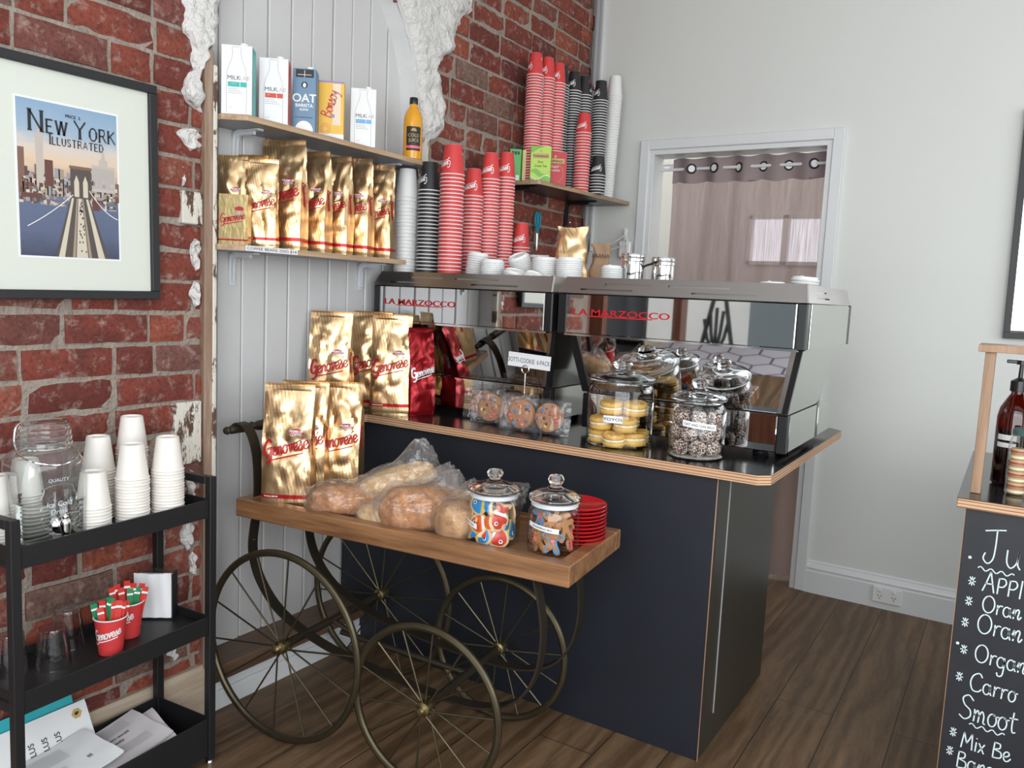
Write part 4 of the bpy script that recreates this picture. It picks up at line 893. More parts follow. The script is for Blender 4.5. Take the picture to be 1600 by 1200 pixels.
def cabinet():
    t = thing('menu_cabinet', 'chalkboard fronted cabinet with plywood edged top at the right edge', 'cabinet', (2.0, -1.64, 0))
    b = MB(); b.box(.0, .75, .0, .018, 0, .874, 'chalkboard', bev=.001)
    F = lambda u, v: (u, -.0008, v); X = -2.0
    for s, px, pz, sz in (('Ju', 2.045, .738, .045), ('APPl', 2.055, .664, .030), ('Oran', 2.058, .610, .026), ('Oran', 2.052, .553, .030), ('Organ', 2.054, .475, .028), ('Carro', 2.050, .395, .028), ('Smoot', 2.034, .315, .034), ('Mix Be', 2.046, .235, .026), ('Bana' , 2.04, .178, .028)):
        L = hand(s, sz, -.03)[0]
        b.strokes([[(a+px+X, c+pz) for a, c in P] for P in L], .0032, F, 'chalk')
    for px, pz in ((2.022, .672), (2.020, .618), (2.017, .560), (2.021, .487), (2.018, .412), (2.018, .258), (2.015, .205)):
        b.strokes([[(a+px+X, c+pz) for a, c in P] for P in hand('*', .024)[0]], .0026, F, 'chalk')
    for u0, v0, L_ in ((2.040, .722, .08), (2.060, .303, .08)): b.strokes([[(u0+X+L_*i/24, v0-.004*i/24+.0045*sin(i*.9)) for i in range(25)]], .0028, F, 'chalk')
    for u, v in ((2.020, .745), (2.014, .512)): b.poly([(u+X+.004*cos(k), v+.004*sin(k)) for k in [i*pi/5 for i in range(10)]], F, 'chalk')
    b.build('chalkboard_front', t, label='black front with chalk written drinks menu')
    b = MB(); b.box(-.002, .0, -.001, .82, 0, .874, 'standwood'); b.build('side_panel', t)
    b = MB(); b.box(.0, .75, .02, .82, .0, .02, 'darkpanel'); b.box(.73, .75, .02, .82, .02, .874, 'darkpanel'); b.build('carcass', t)
    b = MB(); b.box(-.022, .75, -.022, .83, .8745, .899, 'ply', bev=.002); b.box(-.0225, .75, -.0225, .8305, .899, .9005, 'countertop'); b.build('worktop', t)
    t = thing('display_stand', 'small plywood shelf stand on the chalkboard cabinet', 'stand', (2.016, -1.54, .901))
    b = MB(); b.box(-.014, .010, -.035, .035, 0, .372, 'standwood', bev=.001); b.build('upright', t)
    b = MB(); b.box(-.03, .42, -.05, .10, .372, .391, 'standwood', bev=.001); b.build('top_shelf', t)
    b = MB(); b.box(.40, .42, -.035, .035, 0, .372, 'standwood', bev=.001); b.build('upright', t)
    # amber pump bottle
    t = thing('pump_bottle', 'amber glass pump bottle of dark syrup under the plywood stand', 'bottle', (2.086, -1.375, .901))
    b = MB(); b.lathe([(.001, .001), (.040, .001), (.045, .006), (.045, .19), (.040, .215), (.024, .245), (.018, .255), (.018, .275)], 'amber', 32); b.build('bottle', t)
    b = MB(); b.lathe([(.001, .004), (.038, .004), (.042, .008), (.042, .155), (.001, .156)], 'amberfluid', 24); b.build('syrup', t)
    b = MB(); b.lathe([(.020, .262), (.022, .262), (.022, .29), (.012, .296), (.006, .30), (.005, .335), (.013, .336), (.013, .348), (.001, .349)], 'blackgloss', 20); b.box(-.036, .0, -.006, .006, .338, .348, 'blackgloss', bev=.002); b.build('pump', t, label='black pump head')
    b = MB()
    cyl = lambda r, z, a0: (lambda u, v: (r*cos(a0+u/r), r*sin(a0+u/r), z+v))
    for z, h, tx in ((.128, .015, 'VANILLA'), (.108, .013, 'SYRUP')):
        f = cyl(.0456, z, radians(-112)); b.grid(lambda u, v: f((u-.5)*.05, v*h), 12, 1, 'paper'); 
    b.build('label_strip', t)
    # jar of stacked biscuits
    t = thing('biscuit_jar', 'round glass jar of stacked jam biscuits in front of the amber bottle', 'jar', (2.125, -1.515, .901))
    b = MB(); b.lathe([(.001, .001), (.044, .001), (.048, .006), (.049, .13), (.046, .148), (.039, .158), (.039, .17)], 'jarglass', 32); b.build('jar', t)
    b = MB(); b.lathe([(.040, .160), (.043, .160), (.043, .174), (.040, .177), (.001, .177)], 'greenlid', 28); b.build('lid', t, label='green tin lid')
    for k in range(8):
        m = ('chipA', 'chipA', 'chipB')[k % 3]
        for q, tag_ in ((0, 'left'), (1, 'right')):
            b = MB(); b.lathe([(.001, 0), (.018, 0), (.021, .004), (.021, .011), (.018, .015), (.001, .015)], 'chipA', 18)
            b.lathe([(.0212, .005), (.0216, .0075), (.0212, .010)], 'chipB' if k % 2 else 'cream', 18)
            o = b.build('jam_biscuit'); put(o, (2.125+(-.0225 if q == 0 else .0225), -1.515+(-.0 if k % 2 else .003), .9035+k*.0152))
            tag(o, '%s jam biscuit from the bottom of the %s pile in the green-lidded jar' % (ordinal(k+1), tag_), 'biscuit', 'biscuits in the green-lidded jar')
cabinet()
# ---------------------------------------------------------------- coffee bags
def bag_mesh(W, D, H, seed, m='gold', logo=True, logocol='ink_red', crease=1.):
    nf, ns, nr = 18, 8, 40; N = 2*(nf+ns); pts = []; uv = []
    r = random.Random(seed); sd = Vector((r.uniform(0, 50), r.uniform(0, 50), r.uniform(0, 50)))
    def ring(t):
        z = t*H; tt = min(t/.945, 1)
        d = D/2*(1-tt**2.2)*(1+.10*sin(pi*tt)) + .0016; a = W/2*(1-.035*sin(pi*tt)) if t < .945 else W/2
        if t < .03: d *= .93; a *= .97
        pin = (D/2)*.55*max(0, tt-.25)**1.1; out = []
        for i in range(N):
            if i < nf: s = -1+2*i/nf; x, y, u = a*s, -d*(1-.22*abs(s)**4), (s+1)/2
            elif i < nf+ns: q = (i-nf)/ns*2-1; x, y, u = a-pin*(1-abs(q)), d*.78*q, 1+(q+1)/2*D/W
            elif i < 2*nf+ns: s = 1-2*(i-nf-ns)/nf; x, y, u = a*s, d*(1-.22*abs(s)**4), 2+(1-s)/2
            else: q = 1-(i-2*nf-ns)/ns*2; x, y, u = -a+pin*(1-abs(q)), d*.78*q, 3+(1-(q+1)/2)*D/W
            p = Vector((x, y, z)); k = crease*sin(pi*min(1, t*1.06))**.6 if 0 < t < .945 else 0
            q1 = noise.noise(p*16+sd); q2 = noise.noise(Vector((p.x*34, p.y*34, p.z*20))+sd); q3 = noise.noise(Vector((p.x*9, p.y*9, p.z*6))-sd)
            dz = (abs(q1)*.016-.005+abs(q2)*.008+q3*.008)*k*(.55+1.0*tt)
            if i < nf: p.y -= dz if abs(2*i/nf-1) < .99 else 0
            elif nf+ns <= i < 2*nf+ns: p.y += dz
            p.x += q3*.004*k; 
            if t >= .945: p.y += .0012*(1 if int(t*400) % 2 else -1)+.004*sin(x*40+seed)*(t-.93)/.07
            out.append(p); uv.append((u, t))
        return out
    ts = [0, .012, .03]+[.03+(.945-.03)*i/nr for i in range(1, nr+1)]+[.955, .965, .975, .985, .993, 1.0]
    R = [ring(t) for t in ts]; b = MB(); vs = [p for q in R for p in q]
    fs = [(j*N+i, j*N+(i+1) % N, (j+1)*N+(i+1) % N, (j+1)*N+i) for j in range(len(ts)-1) for i in range(N)]
    fs += [tuple(range(N))[::-1], tuple((len(ts)-1)*N+i for i in range(N))]
    b.add(vs, fs, m)
    def F(u, v):
        j = 0
        while j < len(ts)-2 and ts[j+1] < v: j += 1
        tv = min(1, max(0, (v-ts[j])/(ts[j+1]-ts[j]))); x = min(max(u, 0), .9999)*nf; i = int(x); tu = x-i
        p = (R[j][i].lerp(R[j][i+1], tu)).lerp(R[j+1][i].lerp(R[j+1][i+1], tu), tv)
        return (p.x, p.y-.0011, p.z)
    if logo:
        s = W*.165; L, U, w = script(s, .24)
        G = lambda px, py: (lambda x, y: F(px+x/W, py+y/H))
        off = (.06, .40) if logocol == 'ink_red' else (.06, .42)
        b.strokes([[(a, c) for a, c in P] for P in L[:2]], s*.30, G(*off), logocol, True); b.strokes(L[2:], s*.20, G(*off), logocol, True); b.strokes(U, s*.16, G(*off), logocol)
        if logocol == 'ink_red':
            g = G(.70, .60); rx, ry = W*.155, W*.115
            E_ = [(rx*cos(a), ry*(.25+.75*sin(a)) if sin(a) > 0 else ry*(.25+.35*sin(a))) for a in [2*pi*i/24 for i in range(24)]]
            for q in range(6):
                k0, k1 = 1-q/6, 1-(q+1)/6
                vs = [g(x*k0, y*k0) for x, y in E_]+[g(x*k1, y*k1) for x, y in E_]; n = 24
                b.add(vs, [(i, (i+1) % n, n+(i+1) % n, n+i) for i in range(n)], 'ink_red')
            g2 = lambda x, y: (lambda p: (p[0], p[1]-.0008, p[2]))(g(x, y))
            b.text('PREMIUM', W*.05, lambda u, v: g2(u, v+W*.038), 'ink_white', .02); b.text('COFFEE', W*.05, lambda u, v: g2(u, v-W*.022), 'ink_white', .02)
            rr = random.Random(seed+1)
            for k in range(9):   # dark sprig of coffee leaves
                cx, cy = (-.10+.022*k)*W, (-.115-.095*(1-k/9))*W; an = rr.uniform(.2, 1.0)
                b.poly([(cx+W*.03*cos(q)*cos(an)-W*.012*sin(q)*sin(an), cy+W*.03*cos(q)*sin(an)+W*.012*sin(q)*cos(an)) for q in [i*pi/4 for i in range(8)]], g, 'ink_black')
            b.poly([(W*.10, -W*.13), (W*.15, -W*.06), (W*.17, -W*.02), (W*.12, -W*.06)], g, 'ink_red')
            g3 = G(.06, .083); b.text('WHOLE BEANS', W*.03, lambda u, v: F(.07+u/W, .086+v/H), 'ink_white', .02, 'l')
        # sideways signature on the near gusset
        i0 = nf; 
        def FS(u, v):
            j = 0
            while j < len(ts)-2 and ts[j+1] < v: j += 1
            tv = (v-ts[j])/(ts[j+1]-ts[j]); x = min(max(u, 0), .9999)*ns; i = int(x); tu = x-i
            p = (R[j][i0+i].lerp(R[j][i0+i+1], tu)).lerp(R[j+1][i0+i].lerp(R[j+1][i0+i+1], tu), tv); return (p.x+.0012, p.y, p.z)
        s2 = min(D*.16, W*.12)
        b.strokes([[(a, c) for a, c in P] for P in hand('Genovese', s2)[0]], s2*.3, lambda x, y: FS(.68-y/D, .62-x/H), logocol)
    o = b.build('coffee_bag', smooth=28, uv=uv); me = o.data; bpy.data.objects.remove(o); return me
BM = {}
def bag(kind, loc, rz, label, group, tilt=0.):
    spec = dict(big=(.150, .085, .375, 11), big2=(.152, .085, .375, 23), big3=(.150, .08, .37, 37), mid=(.118, .075, .333, 41), mid2=(.118, .075, .333, 53), small=(.105, .062, .27, 61), small2=(.105, .06, .275, 71), red=(.11, .07, .325, 83), tall=(.105, .06, .29, 91), shelfbig=(.145, .085, .348, 97), mid3=(.12, .075, .345, 101), mid4=(.118, .075, .34, 107))
    if kind not in BM:
        W, D, H, sd = spec[kind]
        BM[kind] = bag_mesh(W, D, H, sd, *(('redfoil', True, 'ink_white') if kind == 'red' else ('gold', True, 'ink_red')))
    o = bpy.data.objects.new('coffee_bag', BM[kind]); COL.objects.link(o); put(o, loc, rz, tilt); return tag(o, label, 'coffee bag', group)
def bags():
    G = 'gold coffee bags on the counter'; z = .9008
    f = radians
    bag('big', (.000, -1.905, z), f(32), 'gold coffee bag on the counter, leftmost of three', G)
    bag('big2', (-.014, -1.674, z), f(28), 'gold coffee bag on the counter, middle one half covered by its neighbour', G)
    bag('big3', (.098, -1.690, z), f(30), 'gold coffee bag on the counter, rightmost of three and fully in view', G)
    bag('red', (.178, -1.622, z), f(72), 'red foil coffee bag squeezed behind the gold bags on the counter', 'red coffee bag')
    G = 'gold coffee bags on the cart'; z = .6893
    for k, (x, y, rz, lb) in enumerate(((.138, .082, 26, 'gold coffee bag standing at the front left corner of the cart'), (.118, .175, 24, 'gold coffee bag wedged between the two others on the cart'), (.178, .275, 22, 'gold coffee bag at the back of the cart behind the bagged bread'))):
        bag(('big2', 'big', 'big3')[k], cloc(x, y, z), CA+f(rz), lb, G)
    G = 'gold coffee bags on the lower wall shelf'; z = 1.4753
    for k, (kind, x, y, rz, lb) in enumerate((
        ('small2', -.030, -2.318, 34, 'gold coffee bag behind the small gold boxes on the lower shelf'),
        ('tall', -.035, -2.232, 30, 'taller gold coffee bag at the back, behind the small front bag'),
        ('small', .042, -2.262, 36, 'small gold coffee bag beside the gold box on the lower shelf'),
        ('shelfbig', .018, -2.150, 24, 'largest gold coffee bag in the middle of the lower shelf'),
        ('mid', .022, -2.025, 20, 'gold coffee bag next after the largest one on the lower shelf'),
        ('mid2', .022, -1.925, 22, 'gold coffee bag second after the largest one on the lower shelf'),
        ('mid3', .022, -1.820, 20, 'gold coffee bag third after the largest one on the lower shelf'),
        ('mid4', .022, -1.700, 22, 'gold coffee bag at the shelf end by the white cups'))):
        bag(kind, (x, y, z), f(rz), lb, G)
    # small gold card boxes at the left end of the shelf
    def gbox(loc, rz, lab, W=.085, D=.036, H=.148):
        b = MB(); uv = []
        vs = [(x, y, zz) for zz in (0, H) for y in (-D/2, D/2) for x in (-W/2, W/2)]
        b.add(vs, [(0, 1, 5, 4), (3, 2, 6, 7), (2, 0, 4, 6), (1, 3, 7, 5), (4, 5, 7, 6), (2, 3, 1, 0)], 'goldcard')
        uv = [((x+W/2)/W, zz/H) for x, y, zz in vs]
        F = lambda u, v: (u, -D/2-.0006, v); s = W*.155; L, U, w = script(s, .2)
        b.strokes([[(p-W*.46, q+H*.42) for p, q in P] for P in L], s*.22, F, 'ink_red', True); b.strokes([[(p-W*.46, q+H*.42) for p, q in P] for P in U], s*.22, F, 'ink_red')
        b.poly([(W*.2+W*.16*cos(k), H*.70+W*.11*(sin(k) if sin(k) > 0 else .4*sin(k))) for k in [i*pi/10 for i in range(20)]], F, 'ink_red')
        b.poly([(W*.2+W*.1*cos(k), H*.59+W*.06*sin(k)) for k in [i*pi/6 for i in range(12)]], F, 'ink_grey')
        FS = lambda u, v: (-W/2-.0006, u, v)
        b.strokes([[(q*.8-.006, H*.75-p*.8) for p, q in P] for P in hand('Genovese', .012)[0]], .004, FS, 'ink_red')
        o = b.build('coffee_box', smooth=0, uv=uv); put(o, loc, rz); return tag(o, lab, 'coffee box')
    gbox((.046, -2.362, 1.4753), f(34), 'small gold card coffee box at the front left of the lower shelf')
    gbox((.000, -2.385, 1.4753), f(30), 'gold coffee pack, just a sliver in view against the jamb on the lower shelf', .06, .03, .14)
    # crumpled bags on top of the right machine
    def crumple(m, W, D, H, seed, logo):
        r = random.Random(seed); sd = Vector((seed*3.1, 1, 2)); b = MB()
        def fn(u, v):
            a = 2*pi*u; k = 1-v*.35 if v < .8 else .72+(v-.8)*.4
            d = (D/2)*(1-.85*max(0, v-.25)/.75)
            p = Vector((W/2*k*math.copysign(abs(cos(a))**.6, cos(a)), d*math.copysign(abs(sin(a))**.6, sin(a)), H*v))
            q = noise.noise_vector(p*22+sd); return p+q*.012*min(1, v*4)
        b.grid(fn, 40, 26, m, closed=True)
        b.add([fn(i/40, 0) for i in range(40)], [tuple(range(40))[::-1]], m)
        if logo: b.text(logo, .016, lambda u, v: (u, -D/2*.80-.004, H*.66+v), 'ink_black', .01)
        uv = [(((i % 40)/40)*2 % 1, (i//40)/26) for i in range(41*27)]
        return b.build('paper_bag', smooth=30, uv=uv)
    tag(put(crumple('gold', .15, .09, .23, 3, None), (.515, -1.09, 1.415), radians(25)), 'crumpled gold bag with rolled top behind the lids on the left machine', 'bag')
    tag(put(crumple('kraft', .10, .07, .17, 5, 'PRANA'), (.612, -1.02, 1.415), radians(25)), 'brown paper bag lettered PRANA behind the lids', 'bag')
bags()

# ---------------------------------------------------------------- cartons, bottle and tea boxes
def cartons():
    f = radians; z = 1.8552
    def carton(label, loc, rz, W, D, H, front, side, art, cap=True):
        t = thing('milk_carton', label, 'carton', loc, rz, 'cartons on the upper shelf')
        b = MB(); b.box(-W/2, W/2, -D/2, D/2, 0, H, front, bev=.0015)
        b.add([(W/2+.0006, -D/2+.003, .003), (W/2+.0006, D/2-.003, .003), (W/2+.0006, D/2-.003, H-.003), (W/2+.0006, -D/2+.003, H-.003)], [(0, 1, 2, 3)], side)
        F = lambda u, v: (u, -D/2-.0006, v); art(b, F, W, H); b.build('carton', t)
        if cap: b = MB(); b.lathe([(.012, -.001), (.0125, .008), (.011, .0095), (.001, .0095)], 'lid', 18, T((W*.18, -D*.1, H))); b.build('cap', t)
    def milk(col):
        def art(b, F, W, H):
            P = [(-.24, .02), (-.24, .55), (-.21, .66), (-.12, .80), (-.10, .88), (-.10, .93), (-.12, .95), (-.10, .97), (.10, .97), (.12, .95), (.10, .93), (.10, .88), (.12, .80), (.21, .66), (.24, .55), (.24, .02)]
            b.strokes([[(x*W*1.35, y*H) for x, y in P]], .0011, F, 'ink_grey')
            b.text('MILK', .0125, lambda u, v: F(u-W*.29, H*.50+v), 'ink_black', .0, 'l'); b.text('LAB', .0125, lambda u, v: F(u+W*.11, H*.50+v), 'ink_grey', -.012, 'l')
            for x0, x1 in ((-.28, .10), (.12, .32)): b.poly([(x0*W, H*.40), (x1*W, H*.40), (x1*W, H*.47), (x0*W, H*.47)], F, col)
            b.text('ALMOND' if col == 'aqua' else 'MILK', .004, lambda u, v: F(u-W*.26, H*.435+v), 'ink_white', 0, 'l')
            for k in range(3): b.strokes([[(-W*.28, H*(.37-.03*k)), (W*(.05+.08*k), H*(.37-.03*k))]], .0012, F, 'ink_grey')
            b.text('1 LITRE', .0032, lambda u, v: F(u-W*.28, H*.09+v), 'ink_grey', 0, 'l')
        return art
    def oat(b, F, W, H):
        b.poly([(-W*.38, H*.86), (W*.40, H*.86), (W*.40, H*.985), (-W*.38, H*.985)], F, 'ink_black'); F2 = lambda u, v: (u, F(u, v)[1]-.0005, v)
        b.poly([(W*.14*cos(k), H*.74+W*.14*sin(k)) for k in [i*pi/10 for i in range(20)]], F, 'ink_black'); b.poly([(W*.07*cos(k), H*.735+W*.10*sin(k)) for k in [i*pi/8 for i in range(16)]], F2, 'ink_white')
        b.strokes([[(W*(-.3+.05*i), H*.90) for i in range(13)], [(W*.0, H*.97), (W*.0, H*.86)]], .0015, F2, 'ink_white')
        b.text('OAT', .026, lambda u, v: F(u, H*.47+v), 'ink_white', .018); b.text('BARISTA', .0105, lambda u, v: F(u, H*.39+v), 'ink_white', .02); b.text('BLEND', .0065, lambda u, v: F(u, H*.335+v), 'ink_white', .02)
        b.text('NO ADDED SUGAR', .0045, lambda u, v: F(u, H*.215+v), 'ink_black', .01)
        b.poly([(W*.40*cos(k), H*.0+W*.45*sin(k)+.001) for k in [i*pi/14 for i in range(15)]], F2, 'ink_white')
    def bonsoy(b, F, W, H):
        for i in range(9): b.strokes([[(W*(.07+.035*i), H*.24), (W*(.07+.035*i), H*.96)]], .0016, F, 'ink_white')
        L = hand('Bonsoy', .021, radians(74))[0]; b.strokes([[(a-W*.02, c+H*.36) for a, c in P] for P in L], .0042, F, 'scriptred')
        for q in (W*.20, W*.12): b.strokes([[(-W*.22+q*cos(k), H*.17+q*sin(k)) for k in [i*pi/12 for i in range(25)]]], .0012, F, 'scriptred')
        b.poly([(-W/2, H*.97), (W/2, H*.97), (W/2, H), (-W/2, H)], F, 'lilac'); b.poly([(-W/2, .0), (W/2, .0), (W/2, H*.09), (-W/2, H*.09)], F, 'paper')
        b.poly([(W*.06+W*.08*cos(k), H*.40+W*.08*sin(k)) for k in [i*pi/8 for i in range(16)]], lambda u, v: (u, F(u, v)[1]-.0005, v), 'lilac')
    W, D, H = .088, .060, .198
    carton('white milk carton with aqua band at the left end of the upper shelf', (.035, -2.345, z), f(40), W, D, H, 'carton_white', 'aqua', milk('aqua'))
    carton('white milk carton with red band, second on the upper shelf', (.033, -2.205, z), f(40), W, D, H, 'carton_white', 'redprint', milk('redprint'))
    carton('blue oat milk carton lettered OAT BARISTA BLEND', (.042, -2.085, z), f(38), .072, .062, .196, 'carton_blue', 'carton_blue', oat)
    carton('yellow soy milk carton with red script and white stripes', (.038, -1.965, z), f(42), .084, .055, .187, 'carton_yellow', 'carton_yellow', bonsoy, False)
    carton('white milk carton with blue band beside the yellow carton', (.042, -1.815, z), f(42), W, D, H, 'carton_white', 'skyprint', milk('skyprint'))
    t = thing('juice_bottle', 'orange juice bottle with black cap on the upper shelf', 'bottle', (.05, -1.55, z), f(45), None)
    b = MB(); b.lathe([(.001, .0), (.032, .0), (.036, .004), (.036, .135), (.035, .155), (.028, .178), (.018, .193), (.0145, .200), (.0145, .212)], 'ojuice', 32); b.build('bottle', t)
    b = MB(); b.lathe([(.0155, .206), (.016, .208), (.016, .228), (.014, .231), (.001, .231)], 'blackgloss', 24); b.build('cap', t, label='black screw cap')
    b = MB(); cy = lambda u, v: (.0365*cos(-pi/2+u/.0365), .0365*sin(-pi/2+u/.0365), v)
    b.grid(lambda u, v: cy((u-.5)*.058, .032+.088*v), 14, 1, 'ink_black'); c2 = lambda u, v: (.0370*cos(-pi/2+u/.0370), .0370*sin(-pi/2+u/.0370), v)
    b.grid(lambda u, v: c2((u-.5)*.058, .040+.010*v), 14, 1, 'pink')
    for k in range(9): a0, a1 = pi*k/9, pi*(k+.7)/9; b.poly([(0, .103), (.011*cos(a0), .103+.011*sin(a0)), (.011*cos(a1), .103+.011*sin(a1))], c2, 'ink_gold')
    b.text('COLD', .012, lambda u, v: c2(u, .082+v), 'ink_gold', .0); b.text('PRESSED', .007, lambda u, v: c2(u, .070+v), 'ink_gold', .0) if False else b.text('JUICE', .012, lambda u, v: c2(u, .064+v), 'ink_gold', .0)
    b.build('bottle_label', t, label='black label with gold sunburst and pink band')
    # tea boxes
    z = 1.8773
    def tea(label, loc, rz, W, D, H, front, side, art):
        b = MB(); b.box(-W/2, W/2, -D/2, D/2, 0, H, front, bev=.001)
        b.add([(-W/2-.0005, -D/2+.002, .002), (-W/2-.0005, D/2-.002, .002), (-W/2-.0005, D/2-.002, H-.002), (-W/2-.0005, -D/2+.002, H-.002)], [(3, 2, 1, 0)], side)
        b.add([(W/2+.0005, -D/2+.002, .002), (W/2+.0005, D/2-.002, .002), (W/2+.0005, D/2-.002, H-.002), (W/2+.0005, -D/2+.002, H-.002)], [(0, 1, 2, 3)], side)
        F = lambda u, v: (u, -D/2-.0007, v); art(b, F, W, H); o = b.build('tea_box', smooth=20); put(o, loc, rz); tag(o, label, 'tea box', 'tea boxes on the corner shelf')
    def twin(name1, name2, wave):
        def art(b, F, W, H):
            F2 = lambda u, v: (u, F(u, v)[1]-.0005, v)
            if wave:
                for j, m in enumerate(('leafgreen', 'lime', 'leafgreen')):
                    b.poly([(-W*.49, H*.0+.002)]+[(W*(-.49+.98*i/12), H*(.30-.09*j)+.012*sin(i*.55+j*1.3)) for i in range(13)]+[(W*.49, .002)], lambda u, v, j=j: (u, F(u, v)[1]-.0001*(j+1), v), m)
                b.strokes([[(W*(-.49+.98*i/12), H*.13+.010*sin(i*.55+2.6)) for i in range(13)]], .003, F2, 'ink_white')
                b.poly([(-W*.49, H*.99), (-W*.49, H*.80), (-W*.1, H*.93), (W*.2, H*.99)], F, 'leafgreen')
            else: b.strokes([[(W*.36*cos(k)-.0, H*.36+W*.40*sin(k)) for k in [-1.2+i*.2 for i in range(13)]]], .0016, F2, 'ink_gold')
            b.poly([(-W*.38, H*.66), (W*.40, H*.66), (W*.40, H*.80), (-W*.38, H*.80)], F2, 'ink_gold'); F3 = lambda u, v: (u, F(u, v)[1]-.001, v)
            b.text('TWININGS', .0105, lambda u, v: F3(u, H*.69+v), 'ink_black', .02); b.poly([(.006*cos(k), H*.86+.006*sin(k)) for k in [i*pi/6 for i in range(12)]], F2, 'ink_gold')
            ic = 'ink_black' if wave else 'ink_white'
            b.text(name1, .0105, lambda u, v: F3(u, H*.53+v), ic, .0, 'c', .9, .1); b.text(name2, .0105, lambda u, v: F3(u, H*.42+v), ic, .0, 'c', .9, .1)
        return art
    def plain(b, F, W, H):
        for i in range(3): b.poly([(W*(-.36+.25*i), H*.83), (W*(-.17+.25*i), H*.83), (W*(-.17+.25*i), H*.93), (W*(-.36+.25*i), H*.93)], F, 'ink_black')
        for i in range(4): b.strokes([[(-W*.3, H*(.62-.09*i)), (W*.3, H*(.62-.09*i))]], .0012, F, 'leafgreen')
        b.poly([(W*.05, H*.04), (W*.35, H*.04), (W*.35, H*.20), (W*.05, H*.20)], F, 'paper')
    def side(b, F, W, H): b.poly([(-W*.05, H*.2), (W*.32, H*.2), (W*.32, H*.85), (-W*.05, H*.85)], F, 'paper')
    tea('green tea box turned with its back to the viewer, left end of the corner shelf', (.042, -.805, z), f(36), .052, .06, .145, 'midgreen', 'midgreen', plain)
    tea('pale yellow tea box seen side on behind the light green one', (.078, -.745, z), f(40), .066, .045, .148, 'teayellow', 'lime', side)
    tea('light green tea box lettered Pure Green Tea in front of the others', (.158, -.768, z), f(26), .092, .045, .158, 'lime', 'ink_gold', twin('Pure', 'Green Tea', True))
    tea('red tea box lettered English Breakfast on the corner shelf', (.165, -.655, z), f(36), .108, .05, .152, 'teared', 'teared', twin('English', 'Breakfast', False))
cartons()

# ---------------------------------------------------------------- paper cups and lids
_cups = {}
def cup_mesh(m, rim, top, h, logo, dot):
    """a cup standing upside down: rolled rim at the bottom, base at the top"""
    k = (m, rim, top, h, logo)
    if k in _cups: return _cups[k]
    R, r = rim/2, top/2; b = MB(); rm = 'whitecup' if m != 'warmcup' else 'warmcup'; e = .0022
    b.lathe([(R-.002, .0005), (R+.0004, .0), (R+.0018, e*.7), (R+.0018, e*1.3), (R+.0003, e*2), (R-.0004, e*2.1)], rm, 28)
    b.lathe([(R-.0004, e*2), (r+.0006, h-.003), (r, h-.0008)], m, 28); b.lathe([(r, h-.0008), (r-.0015, h), (r-.003, h-.0012), (r-.0035, h-.005), (.0005, h-.0055)], rm, 28)
    if m == 'whitecup' and logo != 'plain':
        pass
    if logo == 'sig':
        cone = lambda a0: (lambda u, v: ((R+(r-R)*(v/h)+.0007)*cos(a0-u/R), (R+(r-R)*(v/h)+.0007)*sin(a0-u/R), v))
        for a0 in (radians(-62), radians(118)):
            s = h*.115; L, U, w = script(s, .25); f = cone(a0)   # printed the right way up, so it hangs upside down
            b.strokes([[(-(p-w*.5), h*.47-q) for p, q in P] for P in L], s*.20, lambda u, v: f(-u, v), 'ink_white'); b.strokes([[(-(p-w*.5), h*.47-q) for p, q in P] for P in U], s*.14, lambda u, v: f(-u, v), 'ink_white')
        for a0 in (radians(-112), radians(70)):
            f = cone(a0); b.poly([(.009*cos(q), h*.72+.0055*sin(q)) for q in [i*pi/8 for i in range(16)]], f, dot)
    o = b.build('paper_cup', smooth=40); me = o.data; bpy.data.objects.remove(o); _cups[k] = me; return me
_rest = []   # cups of the far stacks beyond the three hundred that show largest
def cup_stack(x, y, z, n, m, rim, h, pitch, where, group, spin=0., lean=(0., 0.), dot='ink_gold', colour=None, rest=False):
    top = rim*.70; cn = colour or dict(redcup='red', blackcup='black', whitecup='white', warmcup='white')[m]
    for i in range(n):
        last = i == n-1
        if rest and not last:
            _rest.append((cup_mesh(m, rim, top, h, None, dot), T((x+lean[0]*i, y+lean[1]*i, z+i*pitch)))); continue
        o = bpy.data.objects.new('paper_cup', cup_mesh(m, rim, top, h, 'sig' if last and m in ('redcup', 'blackcup') else None, dot)); COL.objects.link(o)
        put(o, (x+lean[0]*i+.0006*sin(i*2.7+x*50), y+lean[1]*i+.0006*cos(i*1.9+y*70), z+i*pitch), spin+(0 if last else i*.7))
        r = n-i
        tag(o, ('%s paper cup, topmost of %s' % (cn, where)) if last else '%s cup, %s down in %s' % (cn, ordinal(r), where), 'cup', group)
